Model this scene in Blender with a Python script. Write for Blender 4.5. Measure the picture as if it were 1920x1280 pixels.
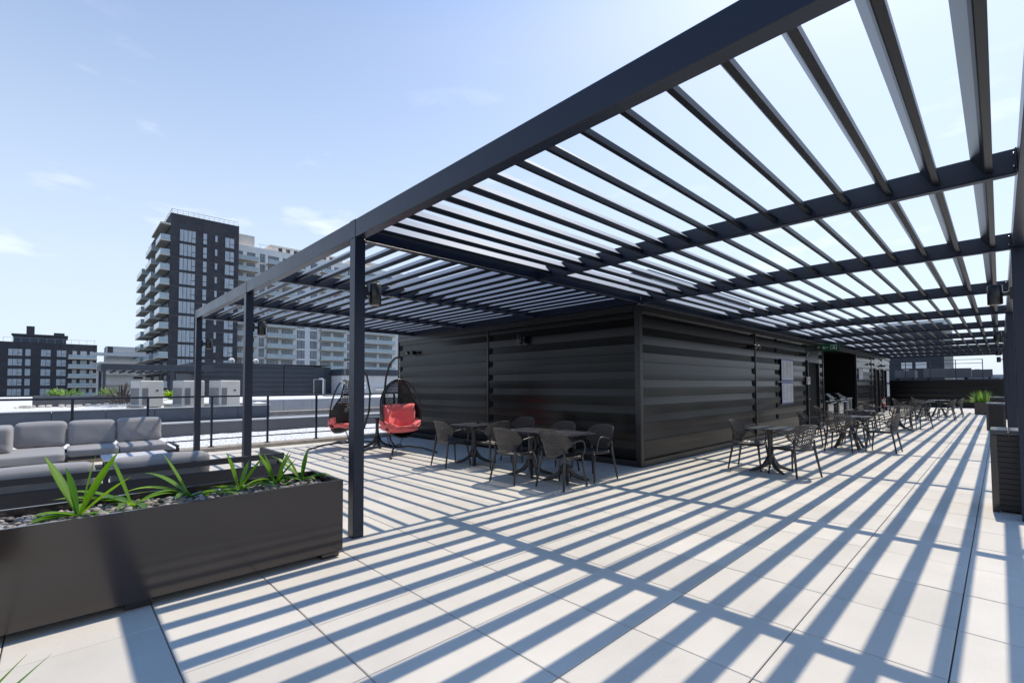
import bpy, bmesh, math, random
from mathutils import Vector, Matrix
for o in list(bpy.data.objects): bpy.data.objects.remove(o)
SC = bpy.context.scene
COL = SC.collection
rnd = random.Random(7)
R = math.radians
# ------------------------------------------------------------------ camera
cd = bpy.data.cameras.new('camera'); cam = bpy.data.objects.new('camera', cd); COL.objects.link(cam)
cR = Vector((0.69301, 0.72091, -0.00453)); cU = Vector((0.02887, -0.02148, 0.99935)); cF = Vector((-0.72035, 0.69270, 0.03570))
m = Matrix.Identity(4)
for i in range(3):
    m[i][0] = cR[i]; m[i][1] = cU[i]; m[i][2] = -cF[i]
m[0][3], m[1][3], m[2][3] = 4.5639, -7.6272, 1.5
cam.matrix_world = m
cd.sensor_width = 36; cd.lens = 879.55 / 1920 * 36; cd.shift_y = (691.15 - 640) / 1920
cd.clip_end = 3000; cd.clip_start = 0.05
SC.camera = cam
# ------------------------------------------------------------------ world, sun, exposure
SKY_STRENGTH = 0.132; SUN_STRENGTH = 3.1; EXPOSURE = 0.58
SUN = Vector((-0.03, 0.567, 1.0)).normalized()
w = bpy.data.worlds.new('World'); SC.world = w; w.use_nodes = True
nt = w.node_tree; nt.nodes.clear()
N = nt.nodes.new; L = nt.links.new
out = N('ShaderNodeOutputWorld'); bg = N('ShaderNodeBackground'); sky = N('ShaderNodeTexSky')
sky.sky_type = 'NISHITA'; sky.sun_disc = False
sky.sun_elevation = math.asin(SUN.z); sky.sun_rotation = math.atan2(SUN.x, SUN.y)
sky.air_density = 1.0; sky.dust_density = 1.5; sky.ozone_density = 2.0; sky.altitude = 50
bg.inputs['Strength'].default_value = SKY_STRENGTH
# thin wisps of cloud, low over the horizon
tc = N('ShaderNodeTexCoord'); mp = N('ShaderNodeMapping'); mp.inputs['Scale'].default_value = (3.2, 3.2, 11)
mp.inputs['Location'].default_value = (0.35, 1.2, 0.3)
nz = N('ShaderNodeTexNoise'); nz.inputs['Scale'].default_value = 1.55; nz.inputs['Detail'].default_value = 7; nz.inputs['Roughness'].default_value = 0.55
cr = N('ShaderNodeValToRGB'); cr.color_ramp.elements[0].position = 0.60; cr.color_ramp.elements[1].position = 0.82
sx = N('ShaderNodeSeparateXYZ'); zr = N('ShaderNodeMapRange')
zr.inputs['From Min'].default_value = 0.62; zr.inputs['From Max'].default_value = 0.28
mul = N('ShaderNodeMath'); mul.operation = 'MULTIPLY'; mul2 = N('ShaderNodeMath'); mul2.operation = 'MULTIPLY'; mul2.inputs[1].default_value = 0.5
mx = N('ShaderNodeMix'); mx.data_type = 'RGBA'; mx.inputs['B'].default_value = (7.2, 7.3, 7.6, 1)
L(tc.outputs['Generated'], mp.inputs['Vector']); L(mp.outputs[0], nz.inputs['Vector']); L(nz.outputs['Fac'], cr.inputs[0])
L(tc.outputs['Generated'], sx.inputs[0]); L(sx.outputs['Z'], zr.inputs['Value'])
L(cr.outputs[0], mul.inputs[0]); L(zr.outputs[0], mul.inputs[1]); L(mul.outputs[0], mul2.inputs[0]); L(mul2.outputs[0], mx.inputs['Factor'])
hz = N('ShaderNodeMix'); hz.data_type = 'RGBA'; hz.inputs['B'].default_value = (4.1, 4.75, 5.7, 1)
hr = N('ShaderNodeMapRange'); hr.inputs['From Min'].default_value = 0.80; hr.inputs['From Max'].default_value = 0.0; hr.inputs['To Max'].default_value = 0.85; hr.interpolation_type = 'SMOOTHSTEP'
L(sx.outputs['Z'], hr.inputs['Value']); L(hr.outputs[0], hz.inputs['Factor'])
zm = N('ShaderNodeMapRange'); zm.inputs['From Min'].default_value = 0.58; zm.inputs['From Max'].default_value = 0.82; zm.interpolation_type = 'SMOOTHSTEP'
zt = N('ShaderNodeMix'); zt.data_type = 'RGBA'; zt.blend_type = 'MULTIPLY'; zt.inputs['B'].default_value = (0.24, 0.62, 1.06, 1)   # deeper blue towards the zenith
L(sx.outputs['Z'], zm.inputs['Value']); L(zm.outputs[0], zt.inputs['Factor']); L(sky.outputs[0], zt.inputs['A'])
L(zt.outputs['Result'], hz.inputs['A']); L(hz.outputs['Result'], mx.inputs['A']); L(mx.outputs['Result'], bg.inputs['Color']); L(bg.outputs[0], out.inputs[0])
sd = bpy.data.lights.new('sun', 'SUN'); so = bpy.data.objects.new('sun', sd); COL.objects.link(so)
sd.energy = SUN_STRENGTH; sd.angle = R(0.5); sd.color = (1.0, 0.905, 0.76)
so.rotation_euler = SUN.to_track_quat('Z', 'Y').to_euler()
SC.view_settings.view_transform = 'Standard'; SC.view_settings.look = 'None'; SC.view_settings.gamma = 1
SC.view_settings.exposure = EXPOSURE
SC.render.engine = 'CYCLES'
SC.cycles.max_bounces = 8

# ------------------------------------------------------------------ materials
def mat(name, col, rough=0.5, spec=0.5, metal=0.0, noise=0.0, nscale=20, bump=0.0, bscale=60, trans=0.0, coat=0.0, island=0.0, col2=None, sheen=0.0, stretch=None, sss=0.0):
    m = bpy.data.materials.new(name); m.use_nodes = True
    t = m.node_tree; b = t.nodes['Principled BSDF']
    b.inputs['Base Color'].default_value = (*col, 1); b.inputs['Roughness'].default_value = rough
    b.inputs['Specular IOR Level'].default_value = spec; b.inputs['Metallic'].default_value = metal
    if trans: b.inputs['Transmission Weight'].default_value = trans
    if coat: b.inputs['Coat Weight'].default_value = coat; b.inputs['Coat Roughness'].default_value = 0.15
    if sheen: b.inputs['Sheen Weight'].default_value = sheen
    tcn = t.nodes.new('ShaderNodeTexCoord'); vec = tcn.outputs['Object']
    if stretch:
        mpn = t.nodes.new('ShaderNodeMapping'); mpn.inputs['Scale'].default_value = stretch
        t.links.new(vec, mpn.inputs[0]); vec = mpn.outputs[0]
    cout = None
    if noise:
        n = t.nodes.new('ShaderNodeTexNoise'); n.inputs['Scale'].default_value = nscale; n.inputs['Detail'].default_value = 6
        n.inputs['Roughness'].default_value = 0.65
        t.links.new(vec, n.inputs['Vector'])
        mixn = t.nodes.new('ShaderNodeMix'); mixn.data_type = 'RGBA'
        c2 = col2 or tuple(c * (1 - noise) for c in col); c1 = col if col2 else tuple(min(1, c * (1 + noise)) for c in col)
        mixn.inputs['A'].default_value = (*c1, 1); mixn.inputs['B'].default_value = (*c2, 1)
        mr = t.nodes.new('ShaderNodeMapRange'); mr.inputs['From Min'].default_value = 0.3; mr.inputs['From Max'].default_value = 0.7
        t.links.new(n.outputs['Fac'], mr.inputs[0]); t.links.new(mr.outputs[0], mixn.inputs['Factor'])
        cout = mixn.outputs['Result']
        mr2 = t.nodes.new('ShaderNodeMapRange'); mr2.inputs['To Min'].default_value = max(0.02, rough - 0.08); mr2.inputs['To Max'].default_value = min(1, rough + 0.08)
        t.links.new(n.outputs['Fac'], mr2.inputs[0]); t.links.new(mr2.outputs[0], b.inputs['Roughness'])
    if island:
        g = t.nodes.new('ShaderNodeNewGeometry'); mr3 = t.nodes.new('ShaderNodeMapRange')
        mr3.inputs['To Min'].default_value = 1 - island; mr3.inputs['To Max'].default_value = 1 + island
        t.links.new(g.outputs['Random Per Island'], mr3.inputs[0])
        vm = t.nodes.new('ShaderNodeVectorMath'); vm.operation = 'SCALE'
        if cout: t.links.new(cout, vm.inputs[0])
        else: vm.inputs[0].default_value = col
        t.links.new(mr3.outputs[0], vm.inputs['Scale']); cout = vm.outputs[0]
    if cout: t.links.new(cout, b.inputs['Base Color'])
    if bump:
        n2 = t.nodes.new('ShaderNodeTexNoise'); n2.inputs['Scale'].default_value = bscale; n2.inputs['Detail'].default_value = 4
        t.links.new(vec, n2.inputs['Vector'])
        bp = t.nodes.new('ShaderNodeBump'); bp.inputs['Strength'].default_value = bump; bp.inputs['Distance'].default_value = 0.01
        t.links.new(n2.outputs['Fac'], bp.inputs['Height']); t.links.new(bp.outputs[0], b.inputs['Normal'])
    return m
M = {}
M['frame'] = mat('charcoal_paint', (0.009, 0.015, 0.032), 0.32, 0.42, noise=0.12, nscale=3, bump=0.02, bscale=500)
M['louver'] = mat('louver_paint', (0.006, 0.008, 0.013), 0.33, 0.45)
def lighten_tops(m, col, lo=0.45, hi=0.7):   # sun and sky brightness, with some dust, painted grey on up-facing surfaces
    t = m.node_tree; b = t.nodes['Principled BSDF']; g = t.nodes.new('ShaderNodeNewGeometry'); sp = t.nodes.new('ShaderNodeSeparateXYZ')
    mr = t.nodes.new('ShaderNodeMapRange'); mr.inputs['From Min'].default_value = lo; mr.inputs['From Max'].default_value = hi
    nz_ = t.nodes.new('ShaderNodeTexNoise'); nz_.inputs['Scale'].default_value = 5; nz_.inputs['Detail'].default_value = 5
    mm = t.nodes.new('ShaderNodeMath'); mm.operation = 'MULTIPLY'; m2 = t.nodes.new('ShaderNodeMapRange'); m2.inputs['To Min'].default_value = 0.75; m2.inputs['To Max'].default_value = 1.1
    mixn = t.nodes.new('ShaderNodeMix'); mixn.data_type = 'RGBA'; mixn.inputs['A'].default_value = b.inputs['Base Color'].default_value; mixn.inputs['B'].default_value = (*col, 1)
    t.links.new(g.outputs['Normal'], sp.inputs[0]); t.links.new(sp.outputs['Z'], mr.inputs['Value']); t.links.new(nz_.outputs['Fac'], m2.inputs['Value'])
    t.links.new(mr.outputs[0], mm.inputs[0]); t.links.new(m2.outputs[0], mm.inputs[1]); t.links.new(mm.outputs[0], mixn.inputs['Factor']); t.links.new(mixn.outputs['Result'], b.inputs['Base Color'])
lighten_tops(M['louver'], (0.19, 0.20, 0.225))
M['clad'] = mat('black_cladding', (0.0040, 0.0036, 0.0042), 0.23, 0.33)
M['black'] = mat('matt_black', (0.004, 0.004, 0.005), 0.7, 0.2)
M['trim'] = mat('trim_metal', (0.008, 0.008, 0.010), 0.33, 0.6, noise=0.1, nscale=5)
M['planter'] = mat('brown_black_laminate', (0.032, 0.023, 0.020), 0.13, 0.7)
M['chair'] = mat('dark_resin', (0.045, 0.041, 0.040), 0.36, 0.5)
M['slat'] = mat('slat_black', (0.016, 0.013, 0.0135), 0.35, 0.4)
M['mesh_back'] = mat('resin_weave_bounce', (0.085, 0.072, 0.063), 0.42, 0.45)  # paler than the legs: bounce from the sunlit floor painted into the backs
M['table'] = mat('table_laminate', (0.055, 0.056, 0.062), 0.30, 0.5, noise=0.1, nscale=8)
M['wicker'] = mat('black_wicker', (0.016, 0.013, 0.012), 0.42, 0.5, noise=0.3, nscale=60, bump=0.5, bscale=120)
M['tube'] = mat('black_tube', (0.02, 0.02, 0.024), 0.25, 0.6)
M['red'] = mat('coral_fabric', (0.88, 0.17, 0.16), 0.85, 0.2, noise=0.12, nscale=40, bump=0.25, bscale=220, sheen=0.3)
M['cushion'] = mat('grey_fabric', (0.27, 0.262, 0.265), 0.9, 0.2, noise=0.10, nscale=120, bump=0.3, bscale=500, sheen=0.2)
M['sofaframe'] = mat('sofa_frame', (0.018, 0.019, 0.024), 0.4, 0.5)
M['slattop'] = mat('pale_table_top', (0.5, 0.5, 0.52), 0.5, 0.4, noise=0.08, nscale=5)
M['concrete'] = mat('concrete_curb', (0.36, 0.32, 0.27), 0.85, 0.2, noise=0.25, nscale=8, bump=0.3, bscale=90)
M['white'] = mat('white_paint', (0.78, 0.77, 0.74), 0.5, 0.4, noise=0.05, nscale=4)
M['acgrey'] = mat('ac_enamel', (0.44, 0.43, 0.40), 0.45, 0.4, noise=0.06, nscale=3)
M['acgrill'] = mat('ac_grille', (0.16, 0.17, 0.18), 0.5, 0.4)
M['bluegrey'] = mat('parapet_grey', (0.085, 0.098, 0.12), 0.6, 0.4, noise=0.2, nscale=1.2, bump=0.1, bscale=20)
M['palegrey'] = mat('pale_parapet', (0.42, 0.44, 0.46), 0.6, 0.4, noise=0.12, nscale=1.5)
M['navy'] = mat('navy_cladding', (0.030, 0.038, 0.052), 0.5, 0.4, noise=0.15, nscale=1.0)
M['steel'] = mat('stainless', (0.55, 0.55, 0.54), 0.25, 0.5, metal=0.9, noise=0.1, nscale=6)
M['brick'] = mat('dark_brick', (0.075, 0.072, 0.080), 0.8, 0.25, noise=0.22, nscale=0.8, bump=0.2, bscale=10)
M['stucco'] = mat('white_panel', (0.80, 0.79, 0.77), 0.7, 0.3, noise=0.06, nscale=0.3)
M['slab'] = mat('balcony_slab', (0.68, 0.61, 0.52), 0.75, 0.3, noise=0.1, nscale=0.6)
M['wframe'] = mat('window_frame', (0.035, 0.037, 0.042), 0.4, 0.5)
M['wglass'] = mat('window_glass', (0.20, 0.25, 0.32), 0.10, 1.0, noise=0.45, nscale=0.35, col2=(0.055, 0.07, 0.09))
M['wcurtain'] = mat('curtained_window', (0.42, 0.46, 0.50), 0.2, 0.9, noise=0.35, nscale=2.2, stretch=(1, 3, 0.2))
M['rail'] = mat('balcony_glass', (0.40, 0.49, 0.52), 0.12, 0.8, noise=0.15, nscale=0.8)
M['soil'] = mat('soil', (0.03, 0.025, 0.02), 0.9, 0.1, noise=0.3, nscale=30)
M['stone'] = mat('river_pebbles', (0.29, 0.225, 0.18), 0.55, 0.4, noise=0.2, nscale=14, island=0.8, col2=(0.10, 0.11, 0.125))
M['asphalt'] = mat('city_ground', (0.09, 0.10, 0.09), 0.9, 0.1, noise=0.4, nscale=0.02)
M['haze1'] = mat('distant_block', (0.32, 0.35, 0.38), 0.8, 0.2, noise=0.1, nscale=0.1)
M['brown'] = mat('dry_branches', (0.09, 0.075, 0.065), 0.8, 0.2, noise=0.3, nscale=10)
M['extred'] = mat('extinguisher_red', (0.55, 0.02, 0.02), 0.3, 0.5)
M['green_sign'] = mat('sign_green', (0.0, 0.10, 0.035), 0.4, 0.4)
M['paper'] = mat('poster_paper', (0.62, 0.63, 0.66), 0.5, 0.4)
M['ink'] = mat('poster_ink', (0.22, 0.23, 0.26), 0.6, 0.2)
M['lilac'] = mat('poster_border', (0.20, 0.21, 0.42), 0.5, 0.3)
M['pink'] = mat('poster_pink', (0.55, 0.12, 0.16), 0.5, 0.3)
M['joint'] = mat('deck_underlay', (0.07, 0.065, 0.06), 0.9, 0.1, noise=0.3, nscale=12)
M['podium'] = mat('podium_facade', (0.12, 0.12, 0.125), 0.7, 0.3, noise=0.15, nscale=0.5)

def leaf_mat(name, c1, c2):
    m = bpy.data.materials.new(name); m.use_nodes = True; t = m.node_tree; b = t.nodes['Principled BSDF']
    b.inputs['Roughness'].default_value = 0.38; b.inputs['Specular IOR Level'].default_value = 0.4
    g = t.nodes.new('ShaderNodeNewGeometry'); mixn = t.nodes.new('ShaderNodeMix'); mixn.data_type = 'RGBA'
    mixn.inputs['A'].default_value = (*c1, 1); mixn.inputs['B'].default_value = (*c2, 1)
    t.links.new(g.outputs['Random Per Island'], mixn.inputs['Factor']); t.links.new(mixn.outputs['Result'], b.inputs['Base Color'])
    tr = t.nodes.new('ShaderNodeBsdfTranslucent'); t.links.new(mixn.outputs['Result'], tr.inputs['Color'])
    hs = t.nodes.new('ShaderNodeHueSaturation'); hs.inputs['Value'].default_value = 2.6; hs.inputs['Saturation'].default_value = 1.15
    t.links.new(mixn.outputs['Result'], hs.inputs['Color']); t.links.new(hs.outputs[0], tr.inputs['Color'])
    ms = t.nodes.new('ShaderNodeMixShader'); ms.inputs[0].default_value = 0.42
    o = t.nodes['Material Output']; t.links.new(b.outputs[0], ms.inputs[1]); t.links.new(tr.outputs[0], ms.inputs[2]); t.links.new(ms.outputs[0], o.inputs[0])
    n = t.nodes.new('ShaderNodeTexNoise'); n.inputs['Scale'].default_value = 40
    bp = t.nodes.new('ShaderNodeBump'); bp.inputs['Strength'].default_value = 0.15
    t.links.new(n.outputs['Fac'], bp.inputs['Height']); t.links.new(bp.outputs[0], b.inputs['Normal'])
    return m
M['leaf'] = leaf_mat('yucca_leaf', (0.065, 0.16, 0.022), (0.15, 0.25, 0.035))
M['grass'] = leaf_mat('grass_leaf', (0.06, 0.13, 0.03), (0.16, 0.22, 0.06))
M['lime'] = leaf_mat('lime_leaf', (0.20, 0.28, 0.03), (0.12, 0.2, 0.03))

def paver_mat():
    m = bpy.data.materials.new('paver_concrete'); m.use_nodes = True; t = m.node_tree; b = t.nodes['Principled BSDF']
    b.inputs['Roughness'].default_value = 0.8; b.inputs['Specular IOR Level'].default_value = 0.25
    tcn = t.nodes.new('ShaderNodeTexCoord'); g = t.nodes.new('ShaderNodeNewGeometry')
    def noise(s, d=5, r=0.6):
        n = t.nodes.new('ShaderNodeTexNoise'); n.inputs['Scale'].default_value = s; n.inputs['Detail'].default_value = d; n.inputs['Roughness'].default_value = r
        t.links.new(tcn.outputs['Object'], n.inputs['Vector']); return n.outputs['Fac']
    def rng(src, a, b_, lo, hi):
        mr = t.nodes.new('ShaderNodeMapRange'); mr.inputs['From Min'].default_value = a; mr.inputs['From Max'].default_value = b_
        mr.inputs['To Min'].default_value = lo; mr.inputs['To Max'].default_value = hi; t.links.new(src, mr.inputs[0]); return mr.outputs[0]
    def mulv(a, b_):
        n = t.nodes.new('ShaderNodeMath'); n.operation = 'MULTIPLY'; t.links.new(a, n.inputs[0]); t.links.new(b_, n.inputs[1]); return n.outputs[0]
    f = mulv(rng(g.outputs['Random Per Island'], 0, 1, 0.93, 1.05), rng(noise(1.1), 0.3, 0.7, 0.91, 1.05))
    f = mulv(f, rng(noise(260, 2), 0.3, 0.7, 0.90, 1.08))
    f = mulv(f, rng(noise(6.0, 8, 0.75), 0.26, 0.40, 0.87, 1.0))
    vm = t.nodes.new('ShaderNodeVectorMath'); vm.operation = 'SCALE'; vm.inputs[0].default_value = (0.572, 0.535, 0.478)
    t.links.new(f, vm.inputs['Scale']); t.links.new(vm.outputs[0], b.inputs['Base Color'])
    bp = t.nodes.new('ShaderNodeBump'); bp.inputs['Strength'].default_value = 0.22; bp.inputs['Distance'].default_value = 0.004
    t.links.new(noise(240, 3), bp.inputs['Height']); t.links.new(bp.outputs[0], b.inputs['Normal'])
    return m
M['paver'] = paver_mat()
def gravel_mat():
    m = bpy.data.materials.new('white_gravel'); m.use_nodes = True; t = m.node_tree; b = t.nodes['Principled BSDF']
    b.inputs['Roughness'].default_value = 0.9
    tcn = t.nodes.new('ShaderNodeTexCoord'); v = t.nodes.new('ShaderNodeTexVoronoi'); v.inputs['Scale'].default_value = 14
    t.links.new(tcn.outputs['Object'], v.inputs['Vector'])
    cr = t.nodes.new('ShaderNodeValToRGB'); cr.color_ramp.elements[0].color = (0.74, 0.74, 0.74, 1); cr.color_ramp.elements[1].color = (0.48, 0.48, 0.5, 1)
    cr.color_ramp.elements[0].position = 0.35; cr.color_ramp.elements[1].position = 0.9
    t.links.new(v.outputs['Distance'], cr.inputs[0]); t.links.new(cr.outputs[0], b.inputs['Base Color'])
    bp = t.nodes.new('ShaderNodeBump'); bp.inputs['Strength'].default_value = 0.9; bp.inputs['Distance'].default_value = 0.05; bp.invert = True
    t.links.new(v.outputs['Distance'], bp.inputs['Height']); t.links.new(bp.outputs[0], b.inputs['Normal'])
    return m
M['gravel'] = gravel_mat()

# ------------------------------------------------------------------ mesh helpers
class MB:
    def __init__(s): s.v = []; s.f = []; s.smooth = []
    def add(s, vs, fs, smooth=False):
        n = len(s.v); s.v += [tuple(p) for p in vs]
        s.f += [tuple(i + n for i in f) for f in fs]; s.smooth += [smooth] * len(fs); return s
    def box(s, x0, y0, z0, x1, y1, z1, c=0.0, mtx=None):
        if c <= 0:
            vs = [(x0, y0, z0), (x1, y0, z0), (x1, y1, z0), (x0, y1, z0), (x0, y0, z1), (x1, y0, z1), (x1, y1, z1), (x0, y1, z1)]
            fs = [(3, 2, 1, 0), (4, 5, 6, 7), (0, 1, 5, 4), (1, 2, 6, 5), (2, 3, 7, 6), (3, 0, 4, 7)]
        else:  # chamfered: octagonal stack
            def ring(d, z): return [(x0 + d, y0 + c if d == 0 else y0 + d, z)] if 0 else None
            def r8(ins, z):
                a, b_, p, q = x0 + ins, x1 - ins, y0 + ins, y1 - ins; k = c
                return [(a + k, p, z), (b_ - k, p, z), (b_, p + k, z), (b_, q - k, z), (b_ - k, q, z), (a + k, q, z), (a, q - k, z), (a, p + k, z)]
            vs = r8(c * .7, z0) + r8(0, z0 + c) + r8(0, z1 - c) + r8(c * .7, z1)
            fs = [tuple(range(7, -1, -1)), tuple(range(24, 32))]
            for k in range(3):
                for i in range(8):
                    j = (i + 1) % 8; fs.append((k * 8 + i, k * 8 + j, k * 8 + 8 + j, k * 8 + 8 + i))
        if mtx: vs = [tuple(mtx @ Vector(p)) for p in vs]
        return s.add(vs, fs)
    def tube(s, pts, r, n=10, caps=True, closed=False, sq=None):
        pts = [Vector(p) for p in pts]; k = len(pts); rs = r if isinstance(r, (list, tuple)) else [r] * k
        vs = []; prev = None
        for i, p in enumerate(pts):
            if closed: t = (pts[(i + 1) % k] - pts[i - 1])
            else: t = pts[min(i + 1, k - 1)] - pts[max(i - 1, 0)]
            t.normalize()
            if prev is None:
                a = Vector((0, 0, 1)) if abs(t.z) < 0.9 else Vector((1, 0, 0)); nrm = t.cross(a).normalized()
            else: nrm = (prev - t * prev.dot(t)).normalized()
            prev = nrm; b_ = t.cross(nrm)
            for j in range(n):
                a = 2 * math.pi * j / n
                e = 1.0
                if sq: nn, bb = sq; vs.append(p + nrm * math.cos(a) * rs[i] * nn + b_ * math.sin(a) * rs[i] * bb)
                else: vs.append(p + nrm * math.cos(a) * rs[i] + b_ * math.sin(a) * rs[i])
        fs = []
        for i in range(k if closed else k - 1):
            i2 = (i + 1) % k
            for j in range(n):
                j2 = (j + 1) % n; fs.append((i * n + j, i * n + j2, i2 * n + j2, i2 * n + j))
        s.add(vs, fs, True)
        if caps and not closed:
            o = len(s.v) - len(vs)
            s.f.append(tuple(o + j for j in range(n - 1, -1, -1))); s.f.append(tuple(o + (k - 1) * n + j for j in range(n))); s.smooth += [False, False]
        return s
    def lathe(s, prof, cx=0, cy=0, n=24, ax='z'):
        vs = []
        for r_, z in prof:
            for j in range(n):
                a = 2 * math.pi * j / n
                if ax == 'z': vs.append((cx + r_ * math.cos(a), cy + r_ * math.sin(a), z))
                else: vs.append((z, cx + r_ * math.cos(a), cy + r_ * math.sin(a)))
        fs = []
        for i in range(len(prof) - 1):
            for j in range(n):
                j2 = (j + 1) % n; fs.append((i * n + j, i * n + j2, i * n + n + j2, i * n + n + j))
        fs.append(tuple(range(n - 1, -1, -1))); fs.append(tuple((len(prof) - 1) * n + j for j in range(n)))
        return s.add(vs, fs, True)
    def prism(s, poly, a, b_, axis='y'):
        """poly: list of 2D points; extruded along an axis from a to b_. axis y: poly=(x,z); axis x: poly=(y,z)"""
        n = len(poly)
        if axis == 'y': vs = [(p[0], a, p[1]) for p in poly] + [(p[0], b_, p[1]) for p in poly]
        elif axis == 'x': vs = [(a, p[0], p[1]) for p in poly] + [(b_, p[0], p[1]) for p in poly]
        else: vs = [(p[0], p[1], a) for p in poly] + [(p[0], p[1], b_) for p in poly]
        fs = [tuple(range(n - 1, -1, -1)), tuple(range(n, 2 * n))]
        for i in range(n):
            j = (i + 1) % n; fs.append((i, j, n + j, n + i))
        return s.add(vs, fs)
    def mesh(s, name, fix=True):
        me = bpy.data.meshes.new(name); me.from_pydata(s.v, [], s.f); me.polygons.foreach_set('use_smooth', s.smooth); me.update()
        if fix:
            bm = bmesh.new(); bm.from_mesh(me); bmesh.ops.recalc_face_normals(bm, faces=bm.faces); bm.to_mesh(me); bm.free()
        return me
    def build(s, name, material, parent=None, fix=True):
        me = s.mesh(name, fix)
        for mm in (material if isinstance(material, (list, tuple)) else [material]): me.materials.append(mm)
        o = bpy.data.objects.new(name, me); COL.objects.link(o)
        if parent: o.parent = parent
        return o
def tag(o, label, cat, group=None):
    o['label'] = label; o['category'] = cat
    if group: o['group'] = group
    return o
def thing(name, label, cat, loc=(0, 0, 0), rz=0, group=None):
    o = bpy.data.objects.new(name, None); o.empty_display_size = 0.2; COL.objects.link(o)
    o.location = loc; o.rotation_euler = (0, 0, rz); return tag(o, label, cat, group)
def struct(o): o['kind'] = 'structure'; return o
def dup(root, loc, rz, label, group=None):
    kids = {}
    for o in bpy.data.objects:
        if o.parent: kids.setdefault(o.parent.name, []).append(o)
    def cp(o, par):
        c = o.copy(); COL.objects.link(c)
        if par: c.parent = par
        for ch in kids.get(o.name, []): cp(ch, c)
        return c
    r = cp(root, None); r.location = loc; r.rotation_euler = (0, 0, rz); r['label'] = label
    if group: r['group'] = group
    return r
def text_mb(s, size, ox, oy, oz, plane='x'):  # lettering turned into a mesh object's data
    cu = bpy.data.curves.new('t', 'FONT'); cu.body = s; cu.size = size; cu.extrude = 0.001
    o = bpy.data.objects.new('t', cu); COL.objects.link(o)
    dg = bpy.context.evaluated_depsgraph_get(); me = bpy.data.meshes.new_from_object(o.evaluated_get(dg)); bpy.data.objects.remove(o)
    return me
def soften(o, width=0.01, seg=2):
    b = o.modifiers.new('bevel', 'BEVEL'); b.width = width; b.segments = seg; b.limit_method = 'ANGLE'; return o
def perf(P, nu, nv, hole=0.5, thick=0.006, elong=1.0, edge=None, name='shell'):
    """a curved shell with real holes: P(u,v)->Vector"""
    bm = bmesh.new()
    cache = {}
    def V(u, v):
        k = (round(u, 5), round(v, 5))
        if k not in cache: cache[k] = bm.verts.new(P(u, v))
        return cache[k]
    for j in range(nv):
        v0, v1 = j / nv, (j + 1) / nv
        off = 0.5 if j % 2 else 0.0
        cols = [0.0] + [(i + off) / nu for i in range(1 if off == 0 else 0, nu + (0 if off == 0 else 0)) if 0 < (i + off) / nu < 1] + [1.0]
        for a, b_ in zip(cols[:-1], cols[1:]):
            full = (b_ - a) > 0.9 / nu
            if j in (0, nv - 1) or a < 1e-6 or b_ > 1 - 1e-6 or not full:
                try: bm.faces.new([V(a, v0), V(b_, v0), V(b_, v1), V(a, v1)])
                except ValueError: pass
                continue
            cu, cv = (a + b_) / 2, (v0 + v1) / 2; hu, hv = (b_ - a) / 2 * hole, (v1 - v0) / 2 * hole * elong
            q = [V(a, v0), V(b_, v0), V(b_, v1), V(a, v1)]
            h = [bm.verts.new(P(cu - hu, cv - hv)), bm.verts.new(P(cu + hu, cv - hv)), bm.verts.new(P(cu + hu, cv + hv)), bm.verts.new(P(cu - hu, cv + hv))]
            for i in range(4):
                k = (i + 1) % 4
                bm.faces.new([q[i], q[k], h[k], h[i]])
    for f in bm.faces: f.smooth = True
    bmesh.ops.recalc_face_normals(bm, faces=bm.faces)
    bmesh.ops.solidify(bm, geom=bm.faces[:], thickness=thick)
    me = bpy.data.meshes.new(name); bm.to_mesh(me); bm.free()
    return me
def obj(name, me, material, parent=None):
    me.materials.append(material); o = bpy.data.objects.new(name, me); COL.objects.link(o)
    if parent: o.parent = parent
    return o

# ------------------------------------------------------------------ setting: ground, podium, deck, gravel roofs
g = MB(); g.box(-1500, -1500, -18.5, 1500, 1500, -18); struct(g.build('city_ground', M['asphalt']))
A = 0.6980; X0 = 0.8494; Y0 = -7.1419; GAP = 0.0065
g = MB()
for i in range(-13, 11):
    for j in range(-9, 58):
        xa, ya = X0 + i * A + GAP / 2, Y0 + j * A + GAP / 2
        xb, yb = xa + A - GAP, ya + A - GAP
        if xb < -7.6 - 0.6: continue
        if yb > 0.02 and xb < -0.02 and (ya > 0.3 or xb < -0.75) and xa < -0.8: continue
        xa = max(xa, -8.13); yb = min(yb, 32.6)
        if yb - ya < 0.03: continue
        z = rnd.uniform(-0.0012, 0.0012); tx = rnd.uniform(-0.0008, 0.0008); c = 0.004
        if xa < 0 < xb and False: pass
        vs = [(xa, ya, -0.03), (xb, ya, -0.03), (xb, yb, -0.03), (xa, yb, -0.03),
              (xa, ya, z - c), (xb, ya, z - c), (xb, yb, z - c), (xa, yb, z - c),
              (xa + c, ya + c, z), (xb - c, ya + c, z + tx), (xb - c, yb - c, z + tx), (xa + c, yb - c, z)]
        fs = [(0, 1, 5, 4), (1, 2, 6, 5), (2, 3, 7, 6), (3, 0, 4, 7), (4, 5, 9, 8), (5, 6, 10, 9), (6, 7, 11, 10), (7, 4, 8, 11), (8, 9, 10, 11)]
        g.add(vs, fs)
struct(g.build('terrace_paving', M['paver'], fix=False))
g = MB(); g.box(-8.13, -13.5, -0.06, 8.6, 32.7, -0.026); struct(g.build('terrace_underlay', M['joint']))
g = MB(); g.box(-8.62, -13.5, -0.3, -8.14, 0.0, 0.09, 0.012); tag(g.build('concrete_curb', M['concrete']), 'low concrete curb under the railing at the terrace edge', 'curb')
g = MB()
nx, ny = 60, 150
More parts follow.
